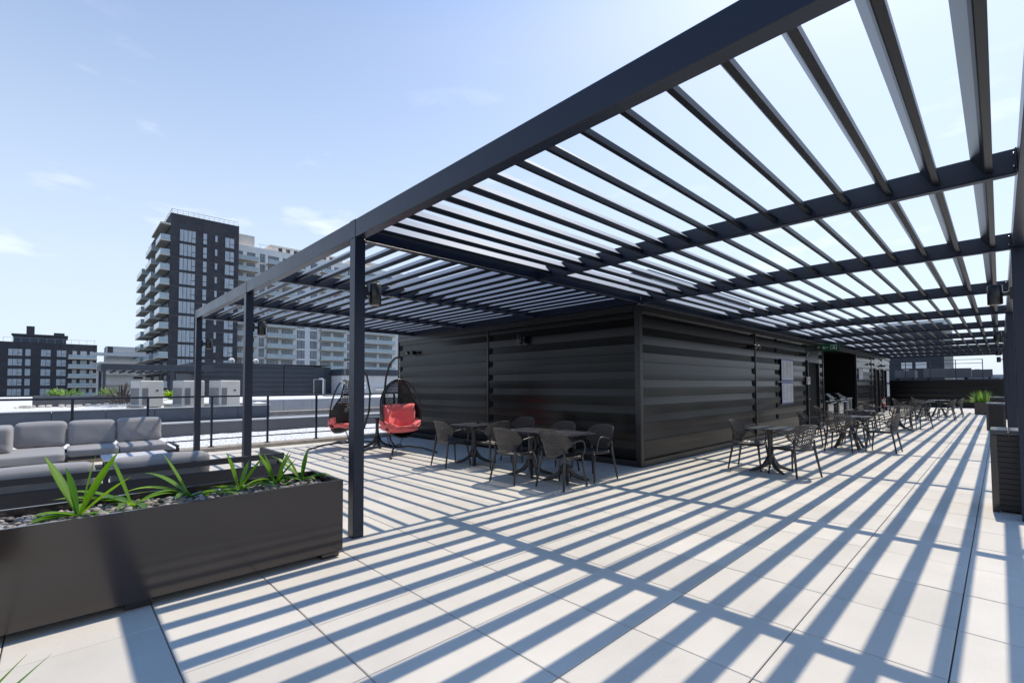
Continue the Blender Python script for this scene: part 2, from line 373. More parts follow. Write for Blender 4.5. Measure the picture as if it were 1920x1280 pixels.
for i in range(nx + 1):
    for j in range(ny + 1):
        g.v.append((-13.85 + i * 5.2 / nx, -15 + j * 32 / ny, -0.09 + rnd.uniform(-0.012, 0.012) + 0.02 * math.sin(i * .7) * math.sin(j * .5)))
for i in range(nx):
    for j in range(ny):
        a = i * (ny + 1) + j; g.f.append((a, a + ny + 1, a + ny + 2, a + 1)); g.smooth.append(False)
struct(g.build('gravel_roof', M['gravel'], fix=False))
g = MB(); g.box(-60, -22, -18, 9.0, 60, -0.35); tag(g.build('podium_building', M['podium']), 'long dark podium building carrying the roof terraces', 'building')
g = MB(); g.box(-52, -20, -0.4, -14.65, -1.9, 0.748); g.box(-52, -1.899, -0.4, -17.21, 26, 0.748); struct(g.build('upper_gravel_roof', M['gravel']))
# parapets between the gravel roofs
w1 = thing('parapet_wall', 'dark blue grey panelled parapet stepping up behind the white gravel strip', 'parapet wall', (0, 0, 0))
g = MB(); g.box(-14.3, -15, -0.3, -13.86, 3.4, 0.31, 0.01); g.build('lower_band', M['podium'], w1)
g = MB(); g.box(-14.34, -15, 0.313, -13.82, 3.4, 0.355, 0.008); g.build('ledge', M['palegrey'], w1)
g = MB()
yy = -15.0
while yy < -2.0:
    g.box(-14.64, yy, 0.357, -14.50 + rnd.uniform(-.003, .003), min(yy + 1.19, -1.95), 0.80, 0.006); yy += 1.2
g.build('panel', M['bluegrey'], w1)
g = MB(); g.box(-14.72, -15, 0.803, -14.44, -1.93, 0.83, 0.006); g.build('coping', M['palegrey'], w1)
w1 = thing('parapet_wall', 'pale grey low parapet with cream footing beyond the dark one', 'parapet wall', (0, 0, 0))
g = MB()
yy = -1.9
while yy < 9: g.box(-17.2, yy, 0.3, -16.8, yy + 1.19, 0.95, 0.008); yy += 1.2
g.build('panel', M['palegrey'], w1)
g = MB(); g.box(-16.78, -1.9, 0.2, -16.3, 9, 0.47, 0.01); g.build('footing', M['concrete'], w1)
g = MB(); g.box(-16.3, -1.9, -0.2, -14.66, 9, 0.30); struct(g.build('roof_step', M['podium']))

# ------------------------------------------------------------------ the pavilion with corrugated black cladding
PV = thing('rooftop_pavilion', 'black corrugated metal pavilion under the pergola', 'pavilion')
def corrugated(axis, a, b_, z0, off, zt=2.86, zb=0.13, sgn=1, base=0.0, name='wall_panel', parent=PV, material=None, per=0.325, depth=0.024, back=0.10):
    """axis 'y': a panel on a plane x=base facing +X running from y=a to b_; axis 'x': a panel on the plane y=base facing -Y"""
    prof = [(0.0 if zb < off else 0.0, zb)]
    k = -1
    pts = []
    z = off - per
    while z < zt:
        for dz, d in ((0.0, 0.003), (0.004, -depth + 0.004), (0.08, -depth - 0.001), (0.152, -depth - 0.003), (0.159, -0.003), (0.24, 0.001), (0.321, 0.003)):
            zz = z + dz
            if zb + .002 < zz < zt - .002: pts.append((d, zz))
        z += per
    pts = [(0, zb)] + pts + [(0, zt)]
    poly = [(p[0], p[1]) for p in pts] + [(-back, zt), (-back, zb)]
    mb = MB()
    if axis == 'y': mb.prism([(base + sgn * d, z) for d, z in poly], a, b_, 'y')
    else: mb.prism([(base - sgn * d, z) for d, z in poly], a, b_, 'x')
    mb.smooth = [len(f) == 4 for f in mb.f]
    o = mb.build(name, material or M['clad'], parent)
    o.data.set_sharp_from_angle(angle=R(38)); return o
def vtrim(x0, y0, x1, y1, z0=0.0, z1=2.98, name='trim', parent=PV, material=None):
    mb = MB(); mb.box(x0, y0, z0, x1, y1, z1, 0.004); return mb.build(name, material or M['trim'], parent)
def notches(axis, pos, off, wdt=0.15, base=0.0, parent=PV, per=0.325, zmax=2.8):
    mb = MB(); z = off + 0.024
    while z < zmax:
        if z > 0.2:
            if axis == 'y': mb.box(base - 0.046, pos - wdt, z, base - 0.004, pos, z + 0.124)
            else: mb.box(pos, base + 0.004, z, pos + wdt, base + 0.046, z + 0.124)
        z += per
    return mb.build('panel_gap_shadow', M['black'], parent)  # solid black boxes stand in for the shadow inside open valley ends
OR, OL = 0.145, 0.31
# right-hand face (x = 0) : 0-5.85 | 5.92-7.9.. | door | alcove | wall | doors
for a, b_ in ((0.09, 5.84), (5.92, 7.58), (7.58, 10.62), (12.22, 12.78), (18.72, 22.3), (22.36, 23.2), (24.45, 25.5), (26.65, 28.1)):
    corrugated('y', a, b_, 0, OR)
for y in (5.845, 22.305): vtrim(-0.03, y, 0.018, y + 0.05)
for y in (5.84, 10.60, 12.77, 7.72, 22.3, 25.45): notches('y', y, OR, 0.20 if y > 8 else 0.13)
vtrim(-0.08, -0.012, 0.02, 0.085, name='corner_trim')
mb = MB(); mb.box(-0.09, -0.016, 0.0, -0.004 + 0.0, 0.02, 2.98, 0.003); mb.build('corner_trim', M['trim'], PV)
for a, b_ in ((0.09, 10.62), (12.22, 12.78), (18.72, 23.2), (24.45, 25.5), (26.65, 28.1)):
    mb = MB(); mb.box(-0.05, a, 0.0, 0.022, b_, 0.118, 0.004); mb.build('base_flashing', M['trim'], PV)
mb = MB(); mb.box(-0.05, 0.09, 2.862, 0.024, 28.2, 2.985, 0.004); mb.build('top_flashing', M['trim'], PV)
# front face (y = 0)
for a, b_ in ((-4.19, -0.095), (-8.46, -4.25)):
    corrugated('x', a, b_, 0, OL)
for x in (-4.25,): vtrim(x, -0.018, x + 0.05, 0.03)
notches('x', -4.195, OL, 0.10); notches('x', -8.44, OL, 0.11)
vtrim(-8.52, -0.02, -8.46, 0.05, name='corner_trim')
mb = MB(); mb.box(-8.46, -0.022, 0.0, -0.095, 0.05, 0.118, 0.004); mb.build('base_flashing', M['trim'], PV)
mb = MB(); mb.box(-8.5, -0.024, 2.862, -0.095, 0.05, 2.985, 0.004); mb.build('top_flashing', M['trim'], PV)
mb = MB(); mb.box(-8.5, 0.06, -0.02, -0.11, 12.7, 2.99); mb.box(-8.5, 12.7, -0.02, -3.4, 18.8, 2.99); mb.box(-8.5, 18.8, -0.02, -0.11, 28.15, 2.99); mb.build('inner_core', M['black'], PV)
mb = MB(); mb.box(-8.55, 0.0, 2.992, -0.06, 28.2, 3.12, 0.01); mb.build('roof', M['trim'], PV)
corrugated('x', -8.4, -0.05, 0, OL, base=28.2, sgn=-1)
# door 1, an open doorway whose darkness is a black slab, with pale frame
def door(y0, y1, name='door', leaf=True):
    d = MB(); d.box(-0.06, y0, 0.02, -0.03, y1, 2.24); do = d.build('door', M['black'], PV)
    f = MB(); f.box(-0.06, y0 - 0.06, 0.0, 0.045, y0 - 0.002, 2.31, .004); f.box(-0.06, y0 - 0.002, 2.25, 0.045, y1 + 0.002, 2.31, .004); f.box(-0.06, y1 + 0.002, 0.0, 0.045, y1 + 0.06, 2.31, .004)
    f.build('door_frame', M['trim'], do)
    h = MB(); h.tube([(-0.028, y0 + 0.08, 1.0), (0.03, y0 + 0.08, 1.0), (0.03, y0 + 0.2, 1.0)], 0.012, 8); h.build('handle', M['steel'], do)
door(10.75, 12.1); door(23.3, 24.35); door(25.6, 26.55)
for y0 in (10.68, 23.25, 25.55):
    mb = MB(); mb.box(-0.08, y0, 2.32, 0.0, y0 + 1.5 if y0 < 11 else y0 + 1.1, 2.86); mb.build('door_head', M['clad'], PV)
# alcove jambs and black lining
vtrim(-0.08, 12.785, 0.02, 12.85, 0, 2.98); vtrim(-0.08, 18.62, 0.02, 18.70, 0, 2.98)
mb = MB(); mb.box(-3.3, 12.86, 0.0, -0.10, 12.92, 2.9); mb.box(-3.3, 18.55, 0.0, -0.10, 18.61, 2.9); mb.box(-3.36, 12.86, 0.0, -3.3, 18.61, 2.9); mb.box(-3.3, 12.93, 2.9, -0.10, 18.54, 2.95); mb.build('alcove_lining', M['black'], PV)

# ------------------------------------------------------------------ pergola
PG = thing('pergola', 'charcoal aluminium pergola with tilted louvers around the pavilion', 'pergola')
HB, HT = 3.0, 3.18
def part(name, *bx, c=0.003, m='frame', par=None):
    mb = MB(); mb.box(*bx, c); return mb.build(name, M[m], par or PG)
XL, XR, YF, YE = -7.65, 4.80, -5.525, 27.86
# posts: front row (the first carries the joint of the two roofs)
for x in (XL, -3.85, -0.005):
    part('post', x, YF, 0.0, x + 0.115, YF + 0.112, HB - 0.002)
    mb = MB(); mb.box(x - 0.003, YF - 0.003, HB - 0.001, x + 0.118, YF + 0.09, HT + 0.002); mb.build('joint_plate', M['frame'], PG)
for y in (-5.525, -0.075, 6.92, 13.86, 20.8, 27.74):
    part('post', 4.688, y, 0.0, 4.80, y + 0.112, HB - 0.002)
part('front_beam', XL, YF, HB, XR, YF + 0.10, HT)
part('side_beam', 4.695, YF + 0.102, HB, XR, YE, HT)
part('side_beam', XL, YF + 0.102, HB, XL + 0.10, -0.02, HT)
# beam along the joint, and the ledgers on the pavilion
part('ridge_beam', 0.0, YF + 0.102, HB + 0.004, 0.055, -0.03, HT - 0.002)
part('ridge_flange', -0.006, YF + 0.102, HB - 0.008, 0.061, -0.03, HB + 0.003)
part('ledger', 0.03, 0.03, HB - 0.004, 0.085, YE, HT - 0.003)
part('ledger', XL + 0.1, -0.085, HB - 0.004, -0.02, -0.03, HT - 0.003)
CY = [-2.73, 0.0, 3.47, 6.94, 10.41, 13.88, 17.35, 20.82, 24.29, 27.76]
for y in CY:
    part('cross_beam', 0.088 if y > -0.1 else 0.058, y - 0.022, HB + 0.004, 4.693, y + 0.03, HT - 0.004)
    part('cross_flange', 0.10, y - 0.028, HB - 0.006, 4.69, y + 0.036, HB + 0.002)
for y in CY[:4]:
    part('end_plate', 4.682, y - 0.06, HB + 0.01, 4.6935, y + 0.068, HT - 0.01)
    for z in (3.045, 3.135):
        for dy in (-0.045, 0.052): MB().tube([(4.682, y + dy, z), (4.672, y + dy, z)], 0.009, 6).build('bolt', M['steel'], PG)
CX = [-5.08, -2.53]
for x in CX:
    part('cross_beam', x - 0.026, YF + 0.103, HB + 0.004, x + 0.026, -0.087, HT - 0.004)
    part('cross_flange', x - 0.032, YF + 0.103, HB - 0.006, x + 0.032, -0.087, HB + 0.002)
# louver blades: a rounded plate about 155 mm wide, tilted 51 degrees
def blade_poly(cx, cz, s=1):
    """2D section; the low edge on the +side (s=1) or - side (s=-1)"""
    # wedge: a short upright lip on the low side, a sloping top face behind it
    prof = [(0.0575, -0.0715), (0.0585, -0.070), (0.0585, -0.028), (-0.0555, 0.071), (-0.0585, 0.069), (0.000, -0.042), (0.014, -0.060), (0.020, -0.064)]
    return [(cx + s * a, cz + b_) for a, b_ in prof]
PIT = 0.2855
BX = [4.575 - 0.062 - PIT * n for n in range(16)]
bays = [(-5.42, -2.755)] + [(a + 0.035, b_ - 0.027) for a, b_ in zip(CY[:-1], CY[1:])]
def smooth_blade(o):
    return o
for a, b_ in bays[:2]:
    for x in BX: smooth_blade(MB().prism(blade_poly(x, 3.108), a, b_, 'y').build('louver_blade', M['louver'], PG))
g = MB()
for a, b_ in bays[2:]:
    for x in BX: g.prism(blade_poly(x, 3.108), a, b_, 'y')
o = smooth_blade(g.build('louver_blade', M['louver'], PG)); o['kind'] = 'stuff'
BY = [-2.28 + PIT * k for k in range(-10, 8)]
xb = [(XL + 0.102, CX[0] - 0.028), (CX[0] + 0.028, CX[1] - 0.028), (CX[1] + 0.028, -0.002)]
for a, b_ in xb:
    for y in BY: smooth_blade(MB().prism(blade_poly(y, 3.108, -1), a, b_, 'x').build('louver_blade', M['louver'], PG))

# ------------------------------------------------------------------ sconces and wall lights
def sconce(x, y, z, rz, label):
    t = thing('sconce_light', label, 'lamp', (x, y, z), rz, 'cylinder sconces of the terrace')
    mb = MB(); mb.lathe([(0.0, -0.11), (0.058, -0.11), (0.064, -0.104), (0.064, 0.104), (0.058, 0.11), (0.0, 0.11)], 0.135, 0, 24); mb.build('cylinder_housing', M['trim'], t)
    mb = MB(); mb.lathe([(0.0, -0.113), (0.045, -0.113), (0.045, -0.108), (0, -0.108)], 0.135, 0, 20); mb.build('lens', M['concrete'], t)
    mb = MB(); mb.box(0.0, -0.05, -0.07, 0.02, 0.05, 0.07, 0.003); mb.box(0.02, -0.015, -0.02, 0.075, 0.015, 0.02); mb.build('bracket', M['trim'], t)
    return t
s0 = sconce(0.055, -5.412, 2.455, R(90), 'black cylinder sconce on the nearest front post of the pergola')
dup(s0, (-3.79, -5.412, 2.455), R(90), 'black cylinder sconce on the second front post from the left')
dup(s0, (-7.59, -5.412, 2.455), R(90), 'black cylinder sconce on the far left front post of the pergola')
dup(s0, (-2.95, -0.02, 2.54), R(-90), 'black cylinder sconce on the pavilion front between the seams')
dup(s0, (4.686, 0.0, 2.50), R(180), 'large black sconce on the nearest right-hand post')
for i, y in enumerate((6.98, 13.92, 20.86)):
    dup(s0, (4.686, y, 2.50), R(180), ['black sconce on the second right-hand post', 'black sconce on the third right-hand post', 'black sconce on the fourth right-hand post'][i])
def twin(x, y, z, rz, label):
    t = thing('emergency_light', label, 'emergency light', (x, y, z), rz, 'twin head emergency lights')
    mb = MB(); mb.box(0, -0.07, -0.05, 0.05, 0.07, 0.05, 0.006); mb.build('battery_box', M['trim'], t)
    for s in (-1, 1):
        mb = MB(); mb.tube([(0.05, s * 0.04, 0.0), (0.09, s * 0.09, 0.0)], 0.012, 8)
        mb.tube([(0.08, s * 0.12, 0.02), (0.10, s * 0.12, 0.0), (0.17, s * 0.13, -0.02)], [0.03, 0.055, 0.06], 14); mb.build('lamp_head', M['trim'], t)
    return t
t0 = twin(-7.62, -0.005, 2.50, R(-90), 'twin head emergency light at the left end of the pavilion front')
for y, lb in ((5.62, 'twin head emergency light beside the first seam of the aisle wall'), (10.3, 'twin head emergency light above the first doorway'),
              (21.9, 'twin head emergency light past the dark alcove'), (25.2, 'twin head emergency light between the two far doors')):
    dup(t0, (0.005, y, 2.50), 0, lb)
# exit sign
t = thing('exit_sign', 'green exit sign with left arrow and running man over the aisle', 'exit sign', (0.02, 12.3, 2.82))
mb = MB(); mb.box(0.03, -0.03, -0.12, 0.62, 0.03, 0.12, 0.004); mb.build('sign_box', M['green_sign'], t)
mb = MB(); mb.box(-0.03, -0.02, 0.03, 0.03, 0.02, 0.08); mb.build('bracket', M['trim'], t)
mb = MB()
mb.box(0.12, -0.034, -0.012, 0.29, -0.031, 0.012)
for s in (-1, 1): mb.prism([(0.10, 0.0), (0.125, 0.0), (0.185, s * 0.058), (0.16, s * 0.058)][::s], -0.034, -0.031, 'y')
mb.box(0.36, -0.034, -0.085, 0.375, -0.031, 0.085); mb.box(0.375, -0.034, 0.07, 0.53, -0.031, 0.085); mb.box(0.53, -0.034, -0.085, 0.545, -0.031, 0.085)
mb.lathe([(0, -0.034), (0.018, -0.034), (0.018, -0.031), (0, -0.031)], 0, 0, 12) if 0 else None
mb.prism([(0.435, 0.04), (0.46, 0.05), (0.475, 0.035), (0.46, 0.02), (0.44, 0.022)], -0.034, -0.031, 'y')
mb.prism([(0.43, 0.01), (0.48, 0.015), (0.49, -0.03), (0.45, -0.035)], -0.034, -0.031, 'y')
mb.prism([(0.45, -0.03), (0.49, -0.028), (0.52, -0.075), (0.50, -0.08), (0.475, -0.045), (0.43, -0.07), (0.405, -0.06), (0.41, -0.05), (0.43, -0.055)], -0.034, -0.031, 'y')
mb.prism([(0.44, 0.01), (0.42, -0.02), (0.40, -0.015), (0.415, 0.012)], -0.034, -0.031, 'y')
mb.build('pictogram', M['white'], t)
# posters and notices
def poster(y0, y1, z0, z1, label, lines=15, border=0.05):
    t = thing('poster', label, 'poster', (0.03, (y0 + y1) / 2, (z0 + z1) / 2), 0)
    w_, h_ = (y1 - y0) / 2, (z1 - z0) / 2
    mb = MB(); mb.box(-0.006, -w_, -h_, 0.0, w_, h_); mb.build('board', M['lilac'], t)
    mb = MB(); mb.box(0.0005, -w_ + 0.02, -h_ + border, 0.004, w_ - 0.02, h_ - border); mb.build('sheet', M['paper'], t)
    mb = MB(); pk = MB()
    for c in range(3):
        for k in range(lines):
            zz = h_ - border - 0.05 - k * (2 * h_ - 2 * border - 0.08) / lines
            ln = rnd.uniform(0.35, 0.9) * (2 * w_ - .12) / 3
            ya = -w_ + 0.06 + c * (2 * w_ - .1) / 3
            (pk if (c == 2 and 6 < k < 12 and k % 2) else mb).box(0.0045, ya, zz - 0.007, 0.0055, ya + ln, zz + 0.004)
    mb.build('printed_text', M['ink'], t)
    if pk.v: pk.build('red_text', M['pink'], t)
poster(7.95, 9.08, 1.60, 2.27, 'upper of the two rules posters on the aisle wall')
poster(7.95, 9.03, 0.91, 1.57, 'lower of the two rules posters on the aisle wall')
poster(19.05, 20.05, 1.69, 2.24, 'pale notice sheet on the wall past the dark alcove', 12)
poster(26.75, 27.6, 1.55, 2.3, 'upper pale notice beside the far door', 8)
poster(26.75, 27.6, 0.75, 1.5, 'lower pale notice beside the far door', 8)
t = thing('access_keypad', 'small white notice box beside the first doorway', 'notice box', (0.05, 10.62, 1.62))
mb = MB(); mb.box(-0.02, -0.09, -0.13, 0.03, 0.17, 0.13, 0.006); mb.build('box_body', M['paper'], t)
mb = MB(); mb.box(0.031, -0.04, -0.02, 0.034, 0.08, 0.09); mb.build('red_panel', M['pink'], t)
t = thing('fire_extinguisher', 'red fire extinguisher with a white label hanging by the far door', 'fire extinguisher', (0.14, 24.6, 0.32))
mb = MB(); mb.lathe([(0, 0), (0.085, 0), (0.095, 0.02), (0.095, 0.36), (0.075, 0.42), (0.03, 0.45), (0, 0.45)], 0, 0, 20); mb.build('cylinder', M['extred'], t)
mb = MB(); mb.lathe([(0.0965, 0.12), (0.0965, 0.36), (0.096, 0.37), (0.096, 0.11)], 0, 0, 20); mb.build('paper_label', M['white'], t)
mb = MB(); mb.lathe([(0, 0.45), (0.025, 0.45), (0.025, 0.49), (0, 0.49)], 0, 0, 10); mb.box(-0.02, -0.1, 0.49, 0.02, 0.04, 0.52); mb.tube([(0, -.05, .48), (0.06, -.1, .4), (0.1, -.08, .2)], 0.012, 6); mb.build('valve', M['black'], t)

# ------------------------------------------------------------------ chairs and tables
def make_chair():
    t = thing('bistro_chair', 'x', 'chair')
    def PB(u, v):
        a = (u - 0.5) * 2
        wv = 0.185 + 0.105 * math.sin(min(1, v * 1.15) * math.pi / 2)
        ang = a * R(72)
        top = 0.855 - 0.16 * abs(a) ** 3.2; lo = 0.455 + 0.10 * a * a
        z = lo + (top - lo) * v
        x = wv * math.sin(ang) / math.sin(R(72))
        y = -0.245 - 0.075 * v * v + 0.16 * (1 - math.cos(ang)) / (1 - math.cos(R(72))) * (0.75 + .45 * v) - 0.015
        return Vector((x, y, z))
    obj('backrest', perf(PB, 17, 16, 0.60, 0.006, name='chair_back'), M['mesh_back'], t)
    def PS(u, v):
        a, b_ = u * 2 - 1, v * 2 - 1
        # square to squircle
        x = a * math.sqrt(1 - 0.30 * b_ * b_) * 0.245; y = b_ * math.sqrt(1 - 0.30 * a * a) * 0.245 + 0.01
        return Vector((x, y, 0.448 - 0.012 * (1 - a * a) * (1 - b_ * b_) + 0.0))
    obj('seat', perf(PS, 11, 11, 0.5, 0.014, name='chair_seat'), M['chair'], t)
    mb = MB(); ring = []
    for k in range(28):
        a = 2 * math.pi * k / 28; c_, s_ = math.cos(a), math.sin(a)
        e = 0.5; ring.append((0.232 * math.copysign(abs(c_) ** e, c_), 0.01 + 0.232 * math.copysign(abs(s_) ** e, s_), 0.432))
    mb.tube(ring, 0.012, 8, closed=True); mb.build('seat_frame', M['chair'], t)
    for sx_ in (-1, 1):
        for sy in (-1, 1):
            mb = MB()
            top = (sx_ * 0.215, sy * 0.20 + 0.01, 0.44); bot = (sx_ * 0.262, sy * 0.262 - (0.02 if sy < 0 else 0), 0.0)
            if sy < 0: pts = [(sx_ * 0.215, -0.20, 0.60), (sx_ * 0.218, -0.208, 0.44), bot]; rr = [0.012, 0.021, 0.0135]
            else: pts = [top, ((top[0] + bot[0]) / 2, (top[1] + bot[1]) / 2, 0.22), bot]; rr = [0.020, 0.017, 0.0125]
            mb.tube(pts, rr, 10); mb.build('leg', M['chair'], t)
        pts = []
        P0 = [(-0.150, 0.655), (-0.06, 0.668), (0.05, 0.690), (0.13, 0.688), (0.185, 0.65), (0.205, 0.58), (0.20, 0.50), (0.185, 0.44)]
        for k, (y, z) in enumerate(P0): pts.append((sx_ * (0.262 + (0.018 if 1 < k < 6 else 0.0) - (0.03 if k == 7 else 0)), y, z))
        mb = MB(); mb.tube(pts, 0.0125, 8); mb.build('armrest', M['chair'], t)
    return t
chair0 = make_chair(); used = [False]
def place_chair(x, y, deg, label, group='woven resin armchairs on the terrace'):
    """deg: direction the seat faces, from +X"""
    if not used[0]:
        used[0] = True; chair0.location = (x, y, 0); chair0.rotation_euler = (0, 0, R(deg - 90)); chair0['label'] = label; chair0['group'] = group; return chair0
    return dup(chair0, (x, y, 0), R(deg - 90), label, group)
def table_top(mb, half, z=0.738, th=0.014, r=0.05):
    poly = []
    for cx, cy, a0 in ((half - r, half - r, 0), (-half + r, half - r, 90), (-half + r, -half + r, 180), (half - r, -half + r, 270)):
        for k in range(6):
            a = R(a0 + k * 18); poly.append((cx + r * math.cos(a), cy + r * math.sin(a)))
    mb.prism(poly, z, z + th, 'z'); return mb
def make_table(half=0.35):
    t = thing('bistro_table', 'x', 'table')
    soften(table_top(MB(), half).build('table_top', M['table'], t), 0.003, 2)
    mb = MB(); mb.tube([(0, 0, 0.737), (0, 0, 0.70), (0, 0, 0.62), (0, 0, 0.42), (0, 0, 0.28), (0, 0, 0.16), (0, 0, 0.12)], [0.075, 0.055, 0.043, 0.040, 0.052, 0.075, 0.06], 16)
    mb.build('column', M['chair'], t)
    for k in range(4):
        a = R(45 + 90 * k); mb = MB(); pts = []; rr = []
        for d, z, r_ in ((0.02, 0.25, 0.042), (0.06, 0.17, 0.042), (0.12, 0.10, 0.036), (0.20, 0.055, 0.030), (0.30, 0.026, 0.024), (0.37, 0.014, 0.016)):
            pts.append((d * math.cos(a), d * math.sin(a), z)); rr.append(r_)
        mb.tube(pts, rr, 10); mb.build('foot', M['chair'], t)
    return t
def make_table_x(half=0.37):
    t = thing('bistro_table', 'x', 'table')
    soften(table_top(MB(), half, r=0.10).build('table_top', M['table'], t), 0.003, 2)
    mb = MB(); mb.lathe([(0, 0.50), (0.055, 0.50), (0.055, 0.72), (0.12, 0.737), (0, 0.737)], 0, 0, 16); mb.build('column', M['chair'], t)
    for k in range(4):
        for s in (-1, 1):
            a = R(45 + 90 * k + s * 7); a1 = R(45 + 90 * k + s * 5)
            mb = MB(); mb.tube([(0.04 * math.cos(a), 0.04 * math.sin(a), 0.56), (0.33 * math.cos(a1), 0.33 * math.sin(a1), 0.012)], 0.016, 8); mb.build('leg', M['chair'], t)
    return t
TG = 'dark square bistro tables'
tb = make_table(); tb.location = (-2.6, -1.78, 0); tb.rotation_euler = (0, 0, R(8)); tb['label'] = 'dark square table nearest the coral hanging chair, left end of the dining row'; tb['group'] = TG
dup(tb, (-0.97, -1.88, 0), R(2), 'dark square table pushed against its neighbour, left of the joined pair', TG)
dup(tb, (-0.22, -1.86, 0), R(-1), 'dark square table of the joined pair, nearest the pavilion corner', TG)
dup(tb, (1.76, 1.30, 0), R(3), 'dark square table with two chairs standing alone past the pavilion corner', TG)
tx = make_table_x(); tx.location = (2.07, 5.72, 0); tx['label'] = 'table on slanted legs ringed by four chairs in the aisle'; tx['group'] = TG
dup(tx, (1.75, 8.75, 0), R(10), 'table on slanted legs right behind the ringed one, opposite the posters', TG)
dup(tb, (2.2, 12.4, 0), R(20), 'pedestal table in the middle of the aisle, opposite the grills', TG)
dup(tx, (2.3, 18.6, 0), R(5), 'nearer table of the far group by the end wall', TG)
dup(tx, (2.6, 21.2, 0), R(0), 'farthest table, close to the end wall', TG)
place_chair(-2.68, -2.27, 86, 'chair with mesh back to the camera at the left table, beside the coral swing')
place_chair(-2.05, -1.78, 176, 'chair at the right side of the left table, partly behind another chair')
place_chair(-2.22, -0.92, -80, 'chair between the left table and the pavilion wall')
place_chair(-0.80, -2.43, 93, 'chair with mesh back to the camera at the left of the joined tables')
place_chair(0.0, -2.22, 91, 'nearest chair of all, mesh back to the camera, at the joined tables')
place_chair(-0.85, -1.33, -88, 'dark chair behind the joined tables with its front to the camera')
place_chair(-0.03, -1.40, -96, 'chair at the right end of the joined tables, by the pavilion corner')
place_chair(1.40, 1.34, 2, 'left chair of the lone table past the pavilion corner')
place_chair(2.16, 1.14, 154, 'right chair of the lone table, perforated back lit from behind')
place_chair(2.05, 5.08, 88, 'chair with wide mesh back in front of the ringed table')
place_chair(1.33, 5.70, 3, 'chair at the left of the ringed table, beside the doorway')
place_chair(2.72, 5.60, 176, 'chair pulled out at the right of the ringed table')
place_chair(2.02, 6.62, -90, 'chair tucked between the two slanted-leg tables')
place_chair(1.02, 8.6, 5, 'chair at the wall side of the second slanted-leg table')
place_chair(1.75, 9.55, -92, 'chair on the far side of the second slanted-leg table')
place_chair(1.50, 12.7, -10, 'chair at the wall side of the middle pedestal table')
place_chair(2.35, 11.65, 100, 'chair with its back to the camera at the middle pedestal table')
place_chair(2.62, 13.1, -120, 'chair at the far right of the middle pedestal table')
place_chair(2.2, 17.95, 88, 'chair with its back to the camera at the nearer far table')
place_chair(2.98, 18.75, 178, 'chair at the right of the nearer far table')
place_chair(1.55, 18.9, -5, 'chair at the left of the nearer far table')
place_chair(3.10, 21.5, 178, 'last chair by the end wall, right of the farthest table')
place_chair(1.95, 21.4, 0, 'chair at the left of the farthest table')
mb = MB(); mb.lathe([(0, 0.752), (0.05, 0.752), (0.055, 0.76), (0.05, 0.775), (0.012, 0.78), (0, 0.78)], -2.72, -1.55, 16)
tag(mb.build('ashtray', M['black']), 'small black ashtray on the left dining table', 'ashtray')

# ------------------------------------------------------------------ hanging egg chairs
def pad(name, fn, parent, nu=16, nv=12, th=0.05, mtl='red'):
    """puffy cushion around a centre surface fn(u,v)->(pos, normal)"""
    mb = MB()
    for side in (1, -1):
        base = len(mb.v)
        for i in range(nu + 1):
            for j in range(nv + 1):
                u, v = i / nu, j / nv; p, n_ = fn(u, v)
                e = (max(0, 1 - abs(2 * u - 1) ** 4) * max(0, 1 - abs(2 * v - 1) ** 4)) ** 0.5
                tuft = 1 - 0.35 * math.exp(-((u - .33) ** 2 + (v - .5) ** 2) * 60) - 0.35 * math.exp(-((u - .67) ** 2 + (v - .5) ** 2) * 60)
                wr = 0.004 * math.sin(37 * u + 3 * math.sin(9 * v)) + 0.003 * math.sin(29 * v + 5 * u)
                mb.v.append(tuple(Vector(p) + Vector(n_) * side * (th * e * tuft + wr * e)))
        for i in range(nu):
            for j in range(nv):
                a = base + i * (nv + 1) + j; f = (a, a + nv + 1, a + nv + 2, a + 1)
                mb.f.append(f if side > 0 else f[::-1]); mb.smooth.append(True)
    o = mb.build(name, M[mtl], parent, fix=False)
    wd = bmesh.new(); wd.from_mesh(o.data); bmesh.ops.remove_doubles(wd, verts=wd.verts, dist=0.0005); bmesh.ops.recalc_face_normals(wd, faces=wd.faces); wd.to_mesh(o.data); wd.free()
    return o
